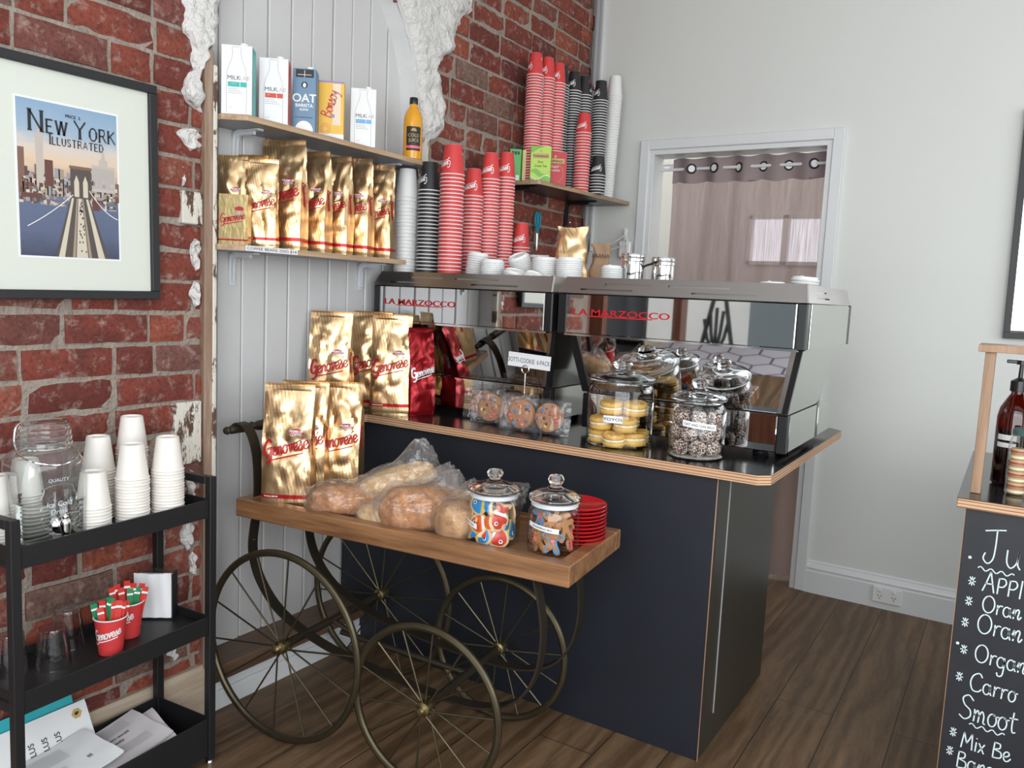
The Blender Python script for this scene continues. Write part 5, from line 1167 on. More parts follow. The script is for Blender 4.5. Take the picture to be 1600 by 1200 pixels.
def cups():
    f = radians; z = 1.415; m = 'left machine'
    cup_stack(.006, -1.52, z, 23, 'whitecup', .090, .112, .0137, 'the white stack at the left end of the machine', 'white cups on the left machine')
    cup_stack(.108, -1.51, z, 24, 'blackcup', .085, .110, .0142, 'the black stack beside the white stack', 'black cups on the left machine', f(-55), dot='ink_red')
    cup_stack(.208, -1.50, z, 28, 'redcup', .091, .112, .0142, 'the tallest front red stack on the machine', 'red cups, front stack on the left machine', f(-52))
    cup_stack(.105, -1.385, z, 24, 'whitecup', .085, .110, .0137, 'the white stack half hidden behind black and red', 'white cups behind the black stack', rest=True)
    cup_stack(.172, -1.31, z, 25, 'redcup', .080, .110, .0137, 'the red stack peeking out behind the tallest', 'red cups peeking out behind the front stack', f(-20))
    cup_stack(.195, -1.225, z, 31, 'redcup', .078, .108, .0135, 'the middle red stack on the machine', 'red cups, middle stack on the left machine', f(-28))
    cup_stack(.205, -1.125, z, 33, 'redcup', .076, .106, .0133, 'the rearmost tall red stack on the machine', 'red cups, rear stack on the left machine', f(-25))
    cup_stack(.240, -1.04, z, 12, 'redcup', .076, .106, .0133, 'the short red stack nearest the scissors', 'red cups, short stack on the left machine', f(-20))
    z = 1.8773
    R = 'red stack on the corner shelf'; B = 'black stack on the corner shelf'
    cup_stack(.085, -.735, z, 40, 'redcup', .078, .100, .0124, 'the left red stack on the corner shelf', 'red cups, left stack on the corner shelf', f(-70), rest=True)
    cup_stack(.100, -.652, z, 39, 'redcup', .074, .098, .0128, 'the middle red stack on the corner shelf', 'red cups, middle stack on the corner shelf', f(-50), rest=True)
    cup_stack(.115, -.574, z, 38, 'redcup', .074, .096, .0130, 'the right tall red stack on the corner shelf', 'red cups, right tall stack on the corner shelf', f(-35), rest=True)
    cup_stack(.090, -.495, z, 39, 'blackcup', .074, .096, .0130, 'the leftmost black stack on the corner shelf', 'black cups, leftmost stack on the corner shelf', f(-45), dot='ink_red', rest=True)
    cup_stack(.110, -.405, z, 39, 'blackcup', .074, .096, .0128, 'the second black stack on the corner shelf', 'black cups, second stack on the corner shelf', f(-40), dot='ink_red', rest=True)
    cup_stack(.130, -.328, z, 38, 'blackcup', .074, .096, .0130, 'the third black stack on the corner shelf', 'black cups, third stack on the corner shelf', f(-85), dot='ink_red', rest=True)
    cup_stack(.195, -.280, z, 37, 'blackcup', .076, .100, .0128, 'the tall black stack next to the white cups', 'black cups, tall stack by the white cups', f(-60), dot='ink_red')
    cup_stack(.190, -.150, z, 41, 'whitecup', .078, .105, .0128, 'the tall white stack beside the doorway', 'white cups on the corner shelf', 0, (.0004, .0002), rest=True)
    cup_stack(.190, -.432, z, 21, 'redcup', .078, .098, .0138, 'the red stack at the shelf front edge', 'red cups at the front edge of the corner shelf', f(-25))
    cup_stack(.238, -.350, z, 7, 'blackcup', .080, .098, .0142, 'the short black stack at the shelf front edge', 'black cups at the front edge of the corner shelf', f(-20), dot='ink_red')
    # plain cups on the trolley
    z = .7385
    for x, y, n, w in ((.196, -2.898, 9, 'the short white stack beside the drink dispenser'), (.085, -2.818, 17, 'the white stack behind the short one on the trolley'), (.197, -2.795, 16, 'the front white stack on the trolley'), (.205, -2.700, 17, 'the white stack at the trolley end'), (.065, -2.712, 22, 'the tallest white stack on the trolley')):
        cup_stack(x, y, z, n, 'warmcup', .079, .089, .0078, w, 'white cups: '+w)
    cup_stack(.115, -3.085, z, 10, 'warmcup', .079, .089, .0078, 'the white stack seen through the drink dispenser', 'white cups seen through the dispenser')
    cup_stack(.055, -2.985, z, 12, 'warmcup', .079, .089, .0078, 'the white stack behind the drink dispenser', 'white cups behind the dispenser')
    b = MB()
    for me, M in _rest:
        for p, mm in ((me, M),):
            vs = [v.co for v in me.vertices]
            for k, mt in enumerate(me.materials):
                key = [q for q in K if K[q] == mt][0]
                b.add(vs, [tuple(f.vertices) for f in me.polygons if f.material_index == k], key, M)
    o = b.build('paper_cups', smooth=40); tag(o, 'nested paper cups of the tall red, black and white stacks on the corner shelf', 'cups', None, 'stuff')
cups()

_lid = {}
def lid_mesh(R):
    if R in _lid: return _lid[R]
    b = MB(); b.lathe([(R-.002, 0), (R, .0), (R+.0012, .002), (R+.0012, .0055), (R-.001, .007), (R-.003, .0072), (R-.005, .0135), (R-.0065, .0145), (R-.0085, .0135), (R-.009, .011), (.001, .0105)], 'lid', 32)
    b.box(-.006, .006, -R+.0045, -R+.013, .0125, .0165, 'lid', bev=.002); o = b.build('cup_lid', smooth=40); me = o.data; bpy.data.objects.remove(o); _lid[R] = me; return me
def lid_stack(x, y, z, n, R, where, group, pitch=.0075, axis=(0, 0, 1), spin=0.):
    A = Vector(axis).normalized(); q = Vector((0, 0, 1)).rotation_difference(A)
    for i in range(n):
        o = bpy.data.objects.new('cup_lid', lid_mesh(R)); COL.objects.link(o); p = Vector((x, y, z))+A*pitch*i
        o.rotation_mode = 'QUATERNION'; o.rotation_quaternion = q @ Matrix.Rotation(spin+.15*sin(i*3), 3, 'Z').to_quaternion(); o.location = p
        tag(o, 'white cup lid, topmost of %s' % where if i == n-1 and n > 1 else ('white cup lid, %s' % where if n == 1 else 'white cup lid, %s down in %s' % (ordinal(n-i), where)), 'lid', group)
def lids():
    z = 1.415
    lid_stack(.290, -1.44, z+.003, 11, .041, 'the leaning lid pile beside the red cups', 'lids in the leaning pile', .0085, (.10, .02, 1))
    lid_stack(.398, -1.49, z, 9, .045, 'the second lid pile from the red cups', 'lids in the second pile')
    lid_stack(.478, -1.39, z+.022, 9, .040, 'the tipped lid pile in the middle', 'lids in the tipped pile', .0085, (-.16, -.48, 1))
    lid_stack(.583, -1.42, z, 11, .046, 'the wide lid pile on the left machine', 'lids in the wide pile')
    lid_stack(.690, -1.43, z, 11, .047, 'the lid pile nearest the gap between machines', 'lids in the pile by the gap', .0075, (0, 0, 1), 2.5)
    lid_stack(.835, -1.38, z, 8, .038, 'the small lid pile left of the canisters', 'lids in the small pile')
    lid_stack(.512, -1.515, z+.010, 3, .040, 'three tilted lids before the tipped pile', 'tilted lids', .007, (.25, -.1, 1))
    lid_stack(.605, -1.535, z+.012, 1, .036, 'lying loose on its edge before the wide pile', None, .007, (.45, -.2, 1))
    lid_stack(.690, -1.552, z+.003, 1, .036, 'lying flat before the pile by the gap', None, .007, (.04, 0, 1))
    lid_stack(1.375, -1.30, z, 3, .043, 'the low lid pile on the right machine', 'lids in the low pile')
    lid_stack(1.463, -1.25, z, 5, .044, 'the rightmost lid pile on the right machine', 'lids in the rightmost pile', .009, (.06, 0, 1))
lids()

def canisters():
    for x, y, H, lb in ((.890, -1.33, .112, 'taller left steel shaker canister on the right machine'), (.985, -1.28, .103, 'right steel shaker canister with a black grip on the machine')):
        t = thing('shaker_canister', lb, 'canister', (x, y, 1.415)); b = MB()
        b.lathe([(.001, 0), (.038, 0), (.040, .003), (.040, H-.03), (.0395, H-.028)], 'chrome', 36); b.build('body', t)
        b = MB(); b.lathe([(.040, H-.028), (.0418, H-.026), (.0418, H-.018), (.040, H-.016), (.0418, H-.013), (.0418, H-.004), (.039, H), (.001, H+.002)], 'chrome', 36); b.build('lid', t)
        if x > .95: b = MB(); b.tube(catmull([(-.005, -.041, H-.016), (-.03, -.045, H-.026), (-.055, -.045, H-.036), (-.062, -.04, H-.06)], 5), .004, 'blackgloss', 8); b.build('grip', t)
    b = MB(); b.tube(catmull([(0, 0, 0), (.004, -.004, .03), (.0, -.008, .05), (.012, -.008, .056)], 5), [.007]*5+[.006]*11, 'red', 10); tag(put(b.build('frother_handle'), (.815, -1.19, 1.4155)), 'small red curved handle beside the left canister', 'handle')
    t = thing('price_card', 'small white framed card leaning against the bricks behind the lids', 'card', (.275, -.96, 1.415), radians(20))
    b = MB(); b.box(-.052, .052, -.004, .004, 0, .125, 'paper', bev=.001); 
    for k in range(3): b.box(-.034+.026*k, -.014+.026*k, -.0048, -.004, .085, .115, 'ink_grey')
    b.box(-.046, -.040, -.0048, -.004, .085, .118, 'ink_red'); b.box(.040, .050, -.0048, -.004, .085, .118, 'midgreen'); b.build('card', t)
canisters()
# ---------------------------------------------------------------- jars and what is in them
def jar(name_label, x, y, z, r, hb, ht, tint='jarglass', sealed=False, strip=None, text=None):
    """r body radius, hb height of the neck, ht full height"""
    t = thing('glass_jar', name_label, 'jar', (x, y, z)); b = MB()
    b.lathe([(.001, .0012), (r-.008, .0012), (r-.001, .006), (r, .014), (r, hb-.028), (r-.004, hb-.016), (r-.012, hb-.008), (r-.012, hb)], 'jarglass', 48)
    b.lathe([(r-.014, hb-.001), (r-.0145, hb-.02), (r-.007, hb-.03)], 'jarglass', 48); b.build('jar_body', t)
    k = ht-hb; L = MB()
    L.lathe([(.001, hb+.006), (r-.020, hb+.003), (r-.014, hb-.006), (r-.0125, hb+.001), (r-.001, hb+.002), (r+.002, hb+.006), (r, hb+.012), (r*.72, hb+k*.34), (r*.36, hb+k*.46), (r*.22, hb+k*.55), (r*.20, hb+k*.60), (r*.30, hb+k*.74), (r*.31, hb+k*.84), (r*.24, hb+k*.96), (.001, hb+k)], 'lidglass', 48)
    L.build('glass_lid', t, smooth=60)
    if sealed: b = MB(); b.lathe([(r-.0105, hb-.014), (r-.007, hb-.012), (r-.007, hb-.001), (r-.0105, hb+.0005)], 'seal', 48); b.build('seal', t, label='pale silicone seal')
    if strip:
        a0, w, zc, hh, tilt = strip; R = r+.0006
        f = lambda u, v, d=0.: ((R+d)*cos(a0+u/R), (R+d)*sin(a0+u/R), zc+v+tilt*u)
        b = MB(); b.grid(lambda u, v: f((u-.5)*w, (v-.5)*hh), 24, 1, 'paper'); b.text(text, hh*.42, lambda u, v: f(u, v-hh*.2, .0006), 'ink_black', .012, 'c', 1.45 if len(text) < 8 else .86); b.build('label_strip', t, label='white strip reading '+text)
    return t
def mesh_obj(name, me): o = bpy.data.objects.new(name, me); COL.objects.link(o); return o
def once(b, smooth=40):
    o = b.build('piece', smooth=smooth); me = o.data; bpy.data.objects.remove(o); return me
def eul(o, loc, e): o.location = loc; o.rotation_euler = e
def jars():
    z = .9008; yj = (1.011, -1.628); oj = (1.272, -1.639); f = radians
    jar('large glass jar of yellow sandwich biscuits labelled YOYOS', *yj, z, .106, .205, .270, strip=(f(-78), .062, .093, .022, .0), text='YOYOS')
    jar('glass jar of coconut rolled balls labelled OAT AND CHIA BALLS', *oj, z, .084, .172, .238, strip=(f(-66), .104, .105, .018, -.10), text='OAT AND CHIA BALLS')
    R, h = .0345, .013
    bis = MB(); bis.lathe([(.001, 0), (R-.003, 0), (R, .003), (R, .007), (R-.004, .0115), (R*.5, .0128), (.001, .013)], 'yoyo', 28)
    for k in range(-3, 4): bis.box(-R*.8, R*.8, k*.008-.0008, k*.008+.0008, .0105, .0136-abs(k)*.0006, 'yoyo')
    bm_ = once(bis); cr = MB(); cr.grid(lambda u, v: ((R-.004+.0035*sin(v*pi)+.0012*sin(u*50))*cos(2*pi*u), (R-.004+.0035*sin(v*pi)+.0012*sin(u*50))*sin(2*pi*u), .0075*v), 40, 4, 'cream', True); cm_ = once(cr)
    sp = [(-.052, -.032, .004, .0, .0, 'bottom layer, left'), (.012, -.061, .004, .12, .0, 'bottom layer, front'), (.062, -.020, .004, -.06, .0, 'bottom layer, right'), (-.030, .036, .004, .0, 0, 'bottom layer, back left'), (.045, .045, .004, 0, 0, 'bottom layer, back right'),
          (-.042, -.044, .050, .10, .05, 'second layer, left'), (.040, -.048, .052, .10, -.04, 'second layer, right, just under the label'), (.010, .042, .050, -.05, 0, 'second layer, back'),
          (-.018, -.030, .100, .08, .08, 'top layer, left'), (.056, -.012, .102, .10, -.08, 'top layer, right')]
    for x, y, zz, a, c, lb in sp:
        t = thing('sandwich_biscuit', 'yellow cream sandwich biscuit in the large jar, '+lb, 'biscuit', (yj[0]+x, yj[1]+y, z+zz), 0, 'biscuits in the yoyo jar'); t.rotation_euler = (a, c, x*20); t.scale = (1.1, 1.1, 1.32)
        o = mesh_obj('biscuit', bm_); o.parent = t; o.location = (0, 0, .0195)
        o = mesh_obj('biscuit', bm_); o.parent = t; o.location = (0, 0, .013); o.rotation_euler = (pi, 0, 0)
        o = mesh_obj('cream_filling', cm_); o.parent = t; o.location = (0, 0, .0125)
    # coconut balls
    def ballm(seed):
        b = MB(); b.grid(lambda u, v: tuple((lambda p: p*(.0265+.0028*noise.noise(p*2.2+Vector((seed, 0, 0)))+.0012*noise.noise(p*9+Vector((seed, 3, 0)))))(Vector((sin(pi*v)*cos(2*pi*u), sin(pi*v)*sin(2*pi*u), -cos(pi*v))))), 28, 18, 'ball', True); return once(b, 80)
    bm = [ballm(k*7) for k in range(3)]; nm = ['bottom', 'second', 'third', 'fourth']
    pos = ['at the front', 'at the front right', 'at the right', 'at the back', 'at the left', 'at the front left']
    k = 0
    for lay in range(3):
        for q in range(6 if lay < 3 else 4):
            a = f(-66+(lay % 2)*30+q*60); rr = .0525
            o = mesh_obj('coconut_ball', bm[k % 3]); put(o, (oj[0]+rr*cos(a), oj[1]+rr*sin(a), z+.032+lay*.0445), k*1.3)
            tag(o, 'coconut coated oat ball in the %s layer of the labelled jar, %s' % (nm[lay], pos[q]), 'sweet ball', 'balls in the oat and chia jar'); k += 1
    for lay in range(2):
        o = mesh_obj('coconut_ball', bm[lay]); put(o, (oj[0], oj[1], z+.05+lay*.05), lay); tag(o, 'coconut coated oat ball in the middle of the jar, %s' % ('lower', 'upper')[lay], 'sweet ball', 'balls in the oat and chia jar')
    b = MB(); b.grid(lambda u, v: (oj[0]+.078*v*cos(2*pi*u), oj[1]+.078*v*sin(2*pi*u), z+.0045+.0025*noise.noise((u*30, v*9, 0))*(1 if v > .1 else 0)), 48, 8, 'coco', True)
    tag(b.build('loose_coconut'), 'loose desiccated coconut on the bottom of the oat ball jar', 'coconut', None, 'stuff')

    # cart jars
    zc = .6893; fj = (.904, -2.187); gj = (1.073, -2.150)
    jar('clip-lidded glass jar of iced fish biscuits labelled FISH on the cart', *fj, zc, .073, .140, .203, sealed=True, strip=(f(-118), .064, .062, .014, -.20), text='CLOWN FISH')
    jar('glass jar of iced gingerbread men on the cart beside the red plates', *gj, zc, .070, .138, .208, sealed=True, strip=(f(-88), .094, .077, .013, -.12), text='GINGERBREAD MAN')
    def plate_shape(P, th, m, icing):
        """a flat biscuit from an outline with iced shapes on its face (+z)"""
        P = [(p.x, p.y) for p in catmull([(x, y, 0) for x, y in P], 4, True)]; n = len(P); b = MB()
        I = [(x*.90, y*.90) for x, y in P]
        vs = [(x*.95, y*.95, 0) for x, y in P]+[(x, y, th*.35) for x, y in P]+[(x, y, th*.7) for x, y in P]+[(x, y, th) for x, y in I]
        b.add(vs, [tuple(range(n))[::-1], tuple(3*n+i for i in range(n))]+[(r*n+i, r*n+(i+1) % n, (r+1)*n+(i+1) % n, (r+1)*n+i) for r in range(3) for i in range(n)], m)
        for kind, pts, mm, w in icing:
            if kind == 'fill':
                q = [(p.x, p.y) for p in catmull([(x, y, 0) for x, y in pts], 4, True)]; k = len(q); cx = sum(x for x, y in q)/k; cy = sum(y for x, y in q)/k
                vs = [(x, y, th) for x, y in q]+[(cx+(x-cx)*.9, cy+(y-cy)*.9, th+w) for x, y in q]
                b.add(vs, [tuple(k+i for i in range(k))]+[(i, (i+1) % k, k+(i+1) % k, k+i) for i in range(k)], mm)
            else: b.tube([(p.x, p.y, th+.0006) for p in catmull([(x, y, 0) for x, y in pts], 4, kind == 'loop')], w, mm, 6, kind == 'loop')
        return once(b, 40)
    FO = [(-.042, .0), (-.036, .018), (-.018, .028), (.004, .027), (.018, .016), (.036, .028), (.041, .020), (.034, .002), (.040, -.018), (.034, -.024), (.018, -.012), (.0, -.026), (-.022, -.026), (-.037, -.014)]
    def fish(c1, c2):
        d = lambda cx, cy, rr: [(cx+rr*cos(a), cy+rr*sin(a)) for a in [i*pi/4 for i in range(8)]]
        return plate_shape(FO, .007, 'shortbread', [('fill', [(-.036, .0), (-.030, .014), (-.014, .021), (.0, .019), (.0, -.019), (-.018, -.020), (-.031, -.010)], c1, .0014), ('fill', [(.002, .020), (.009, .015), (.009, -.013), (.002, -.018)], c2, .0016), ('fill', [(.011, .012), (.030, .021), (.028, .0), (.030, -.016), (.012, -.009)], c1, .0014),
                                                    ('fill', d(-.022, .006, .006), 'whiteicing', .002), ('fill', d(-.0215, .0055, .0033), 'ink_black', .0028), ('line', [(-.032, -.004), (-.027, -.009), (-.020, -.008)], 'whiteicing', .0009)])
    fm = [fish('blue', 'yellow'), fish('icingred', 'whiteicing'), fish('orange', 'whiteicing')]; cn = ['blue and yellow', 'red and white', 'orange and white']
    def place(o, c, rad, ang, zz, roll, lean=.16):
        """stand a biscuit on edge inside the jar, its iced face looking outwards along ang"""
        M = T((c[0], c[1], zz)) @ RZ(ang+pi/2) @ T((0, -rad, 0)) @ RX(pi/2-lean) @ RZ(roll)
        o.matrix_world = M
    for m, ang, zz, roll, lb in ((0, -98, .108, .05, 'upper front, facing out'), (2, -95, .058, .25, 'middle front'), (1, -35, .082, 1.2, 'upright at the right'), (0, -100, .030, 3.0, 'bottom front'), (1, -50, .030, 2.6, 'bottom right'), (2, -150, .050, .9, 'left side'), (1, -165, .100, 2.0, 'upper left'), (0, 90, .06, .4, 'back'), (2, 60, .095, 1.2, 'upper back'), (0, 10, .045, 2.4, 'right side, low')):
        o = mesh_obj('fish_biscuit', fm[m]); place(o, fj, .044 if abs(ang) < 170 else .04, f(ang), zc+zz, roll); tag(o, '%s iced fish biscuit in the fish jar, %s' % (cn[m], lb), 'biscuit', 'iced fish biscuits')
    GO = [(.0, .040), (.010, .037), (.013, .027), (.009, .018), (.024, .018), (.032, .012), (.028, .004), (.012, .002), (.012, -.010), (.024, -.030), (.020, -.038), (.010, -.036), (.0, -.016), (-.010, -.036), (-.020, -.038), (-.024, -.030), (-.012, -.010), (-.012, .002), (-.028, .004), (-.032, .012), (-.024, .018), (-.009, .018), (-.013, .027), (-.010, .037)]
    def man(ol, sp_):
        d = lambda cx, cy, rr: [(cx+rr*cos(a), cy+rr*sin(a)) for a in [i*pi/4 for i in range(8)]]
        ic = [('loop', [(x*.86, y*.88) for x, y in GO if y < .022], ol, .0022), ('fill', d(0, -.002, .0062), sp_, .0025)] if ol else []
        return plate_shape(GO, .0075, 'ginger', ic+[('fill', d(-.004, .030, .0017), 'ink_black', .0015), ('fill', d(.004, .030, .0017), 'ink_black', .0015), ('line', [(-.004, .024), (0, .0225), (.004, .024)], 'ink_black', .0006)])
    gm = [man('blue', 'pink'), man('pink', 'pink'), man(None, None)]; cn = ['blue outlined', 'pink outlined', 'plain']
    for m, ang, zz, roll, lb in ((0, -112, .100, .15, 'upper left, facing out'), (0, -62, .042, -.12, 'lower right, facing out'), (1, -150, .055, .5, 'standing at the left'), (2, -95, .050, 1.2, 'lower middle with its head to the left'), (2, -60, .098, 2.4, 'upper right'), (2, -20, .075, .1, 'standing at the far right'), (2, 80, .050, 1.0, 'lower back'), (2, 110, .095, 2.0, 'upper back'), (1, 20, .035, 1.8, 'low at the back right'), (2, -125, .032, 1.7, 'at the bottom left')):
        o = mesh_obj('gingerbread_man', gm[m]); place(o, gj, .040, f(ang), zc+zz, roll); tag(o, '%s gingerbread man in the labelled jar, %s' % (cn[m], lb), 'biscuit', 'gingerbread men')
    # red plates
    b = MB(); R = .083
    b.lathe([(.001, .0), (R*.62, .0), (R*.64, .004), (R*.95, .010), (R, .0125), (R+.0012, .0148), (R-.001, .0162), (R*.93, .0145), (R*.64, .0075), (.001, .0062)], 'plate', 48); pm = once(b, 40)
    for k in range(10):
        o = mesh_obj('saucer', pm); put(o, (1.078+.0008*sin(k*2), -2.030+.0008*cos(k*3), zc+.0002+k*.0105), k); tag(o, 'red glazed saucer, %s' % ('topmost of the stack on the cart' if k == 9 else ordinal(10-k)+' from the top of the stack on the cart'), 'saucer', 'red saucers on the cart')
jars()

# ---------------------------------------------------------------- wrapped bread
def bread():
    z = .6893
    def loaf(name, lab, cat, m, loc, rz, ry, sx, sy, sz, seed, slash=0, bag=1.10, tail=None):
        sd = Vector((seed*7.7, 0, 0)); t = thing(name, lab, cat, loc, rz); t.rotation_euler = (0, ry, rz)
        def fn(u, v):
            p = Vector((sin(pi*v)*cos(2*pi*u), sin(pi*v)*sin(2*pi*u), -cos(pi*v)))
            q = Vector([math.copysign(abs(c)**.82, c) for c in p]); n = noise.noise(p*2.0+sd)*.09+noise.noise(p*6+sd)*.03
            g = 0
            if slash and p.z > 0:
                for k in range(slash): g += .10*math.exp(-((p.x-(k-(slash-1)/2)*1.0/slash+p.y*.35)/.07)**2)
            r = 1+n-g; zz = q.z*sz*r
            return (q.x*sx*r, q.y*sy*r, max(zz, -sz*.72)+sz*.74)
        b = MB(); b.grid(fn, 56, 36, m, True); b.build('loaf', t, smooth=80)
        def bg(u, v):
            x, y, zz = fn(u, v); p = Vector((x, y, zz-sz*.5)); n = noise.noise(Vector((u*22, v*16, seed)))*.5+abs(noise.noise(p*38+sd))*1.0+noise.noise(p*16-sd)*.7
            k = bag+.07*n; w = Vector((x*k, y*k, max(.0004, .0+(zz)*(k+.02))))
            if tail:
                d = max(0, p.normalized().dot(Vector(tail[:3]).normalized())-.80)/.20
                w += Vector(tail[:3])*d**1.5*(1+.25*noise.noise(Vector((u*40, v*40, 1))))
            return tuple(w)
        b = MB(); b.grid(bg, 72, 48, 'breadbag', True); b.build('plastic_bag', t, smooth=24, label='crinkled clear plastic bag')
    L = lambda x, y, zz=z: cloc(x, y, zz)
    loaf('bread_loaf', 'bagged rustic loaf lying beside the gold bags at the left on the cart', 'bread', 'crust', L(.345, .125), CA+radians(40), 0, .125, .062, .050, 1, 3, 1.10, (.07, .02, .05))
    loaf('bread_loaf', 'bagged pale loaf lying on top of the bread pile on the cart', 'bread', 'palecrust', L(.46, .21, z+.062), CA+radians(38), -.32, .125, .056, .045, 2, 4, 1.13, (.05, .0, .055))
    loaf('bread_loaf', 'large golden round loaf in a clear bag in the middle of the cart', 'bread', 'crust', L(.585, .12), CA+radians(40), 0, .110, .078, .066, 3, 1, 1.10, (.04, .03, .05))
    loaf('bread_loaf', 'small seeded loaf in a clear bag left of the fish biscuit jar', 'bread', 'seedcrust', L(.735, .105), CA+radians(70), 0, .070, .062, .056, 4, 0, 1.12, (.03, .01, .045))
    loaf('bread_loaf', 'pale loaf end low at the front edge of the cart under the bread pile', 'bread', 'palecrust', L(.475, .078), CA+radians(10), 0, .062, .036, .030, 5, 0, 1.12)
    loaf('bread_loaf', 'dark bagged loaf behind the seeded one at the back of the cart', 'bread', 'seedcrust', L(.70, .255), CA+radians(10), 0, .11, .06, .055, 6, 2, 1.14, (.05, .0, .03))
    loaf('bread_loaf', 'bagged loaf at the back of the cart behind the large golden loaf', 'bread', 'crust', L(.53, .285), CA+radians(5), 0, .10, .055, .050, 7, 2, 1.14, (.03, .0, .04))
bread()

# ---------------------------------------------------------------- cookie packs and their sign
def packs():
    z = .9008; f = radians
    rr = random.Random(12); cols = ['blue', 'green', 'orange', 'red', 'purple', 'yellow', 'pink', 'brown', 'lightpink', 'purple']
    def cookie(seed):
        r = random.Random(seed); b = MB(); R = .049; sd = Vector((seed, 0, 0))
        def fn(u, v):
            p = Vector((cos(2*pi*u), sin(2*pi*u), 0)); rad = R*(1+.03*noise.noise(p*2+sd))
            prof = [(.0, 0), (.9, 0), (1, .003), (1, .007), (.85, .0112), (.5, .0125), (.0, .013)]; k = v*6; i = min(int(k), 5); t = k-i
            q, h = prof[i][0]*(1-t)+prof[i+1][0]*t, prof[i][1]*(1-t)+prof[i+1][1]*t; return (rad*q*p.x, rad*q*p.y, h+.0012*noise.noise((p.x*q*6, p.y*q*6, seed)))
        b.grid(fn, 36, 18, 'cookie', True)
        for k in range(10):
            a, q = r.uniform(0, 6.3), sqrt(r.uniform(.05, .7))*R; c = r.choice(cols); b.sphere(.0062, c if c != 'red' else 'icingred', T((q*cos(a), q*sin(a), .0118)), 12, (1, 1, .7))
        for k in range(14):
            a, q = r.uniform(0, 6.3), sqrt(r.uniform(.05, .8))*R; b.box(-.003, .003, -.0012, .0012, -.001, .0012, 'brown', T((q*cos(a), q*sin(a), .0122)) @ RZ(r.uniform(0, 3)))
        return once(b, 45)
    ms = [cookie(k+1) for k in range(4)]
    def pack(x, y, rz, lean, lab, pos, seed, n=2, foil=False):
        W, H, D = (.228 if n == 2 else .13), .116, .040
        M = T((x, y, z)) @ RZ(rz) @ RX(-lean)
        t = thing('cookie_pack', lab, 'cookie pack', (x, y, z), rz, 'packs of cookies on the counter'); t.rotation_euler = (-lean, 0, rz)
        b = MB()   # thin clear tray with raised walls
        b.box(-W/2+.006, W/2-.006, D/2-.002, D/2, .006, H-.006, 'acrylic'); 
        b.tube([(-W/2+.008, 0, .010), (W/2-.008, 0, .010), (W/2-.008, 0, H-.010), (-W/2+.008, 0, H-.010)], .0022, 'acrylic', 6, True); b.build('tray', t)
        def fl(u, v):
            a = 2*pi*v; s = (u-.5)*2; e = max(0, abs(s)-.72)/.28; d = (D/2+.003)*(1-e**1.4*.93); hh = (H/2+.002)*(1+.10*e*noise.noise((u*9, v*6, seed)))
            q = noise.noise_vector(Vector((u*16, v*11, seed)))*.004+noise.noise_vector(Vector((u*40, v*22, seed)))*.002
            sa, ca = sin(a), cos(a)
            return (s*(W/2+.018)+q.x, -d*math.copysign(abs(ca)**.35, ca)+q.y, max(.0006, H/2+hh*math.copysign(abs(sa)**.35, sa)+q.z))
        b = MB(); b.grid(fl, 56, 48, 'film', False); b.build('film_wrap', t, smooth=22, label='crinkled clear film')
        if foil:
            b = MB(); b.grid(lambda u, v: (-W*.42+W*.62*u, -D/2-.004+.006*noise.noise((u*7, v*7, 3))+.004*noise.noise((u*16, v*16, 8)), .012+.075*v*(1-.25*u)), 26, 18, 'steel'); b.build('foil_glint', t, smooth=15, label='crumpled bright fold of the film') if False else None
        for k in range(n):
            for j in range(2):
                o = mesh_obj('cookie', ms[(seed+k+2*j) % 4]); xx = (-.053+.106*k) if n == 2 else 0
                o.matrix_world = M @ T((xx, .0015+.0145*j, H/2-.001)) @ RX(pi/2) @ RZ(seed+k*2+j)
                tag(o, 'chocolate cookie dotted with coloured sweets, %s %s of %s' % ('front' if j == 0 else 'back', ('left', 'right')[k] if n == 2 else 'one', pos), 'cookie', 'dotted cookies')
    pack(.706, -1.655, f(4), .10, 'film wrapped cookie pack at the right with two dotted cookies in full view', 'the right hand pack', 1)
    pack(.545, -1.600, f(6), .08, 'film wrapped cookie pack in the middle, its film catching a bright glare', 'the middle pack', 2, 2, True)
    pack(.425, -1.550, f(8), .05, 'film wrapped cookie pack at the left, mostly behind the middle pack', 'the left hand pack', 3, 1)
    t = thing('card_holder', 'wire card holder with a white card lettered DOTTI-COOKIE 6-PACK', 'sign', (.606, -1.56, z), f(6))
    b = MB(); b.lathe([(.001, 0), (.022, 0), (.022, .004), (.004, .008), (.001, .008)], 'chrome', 20); b.tube([(0, 0, .006), (0, 0, .188)], .0022, 'chrome', 8)
    b.tube([(.014*cos(a), -.001, .202+.014*sin(a)) for a in [i*2*pi/20 for i in range(20)]], .0018, 'chrome', 6, True); b.build('holder', t)
    b = MB(); b.box(-.083, .083, .001, .0018, .208, .258, 'paper', T((0, 0, 0)) @ RY(radians(3)))
    b.text('DOTTI-COOKIE  6-PACK', .0165, lambda u, v: (u-.002+.012, .0004, .224-.06*u*.9+v), 'ink_black', .0, 'c', .66); b.build('card', t, label='white lettered card')
packs()

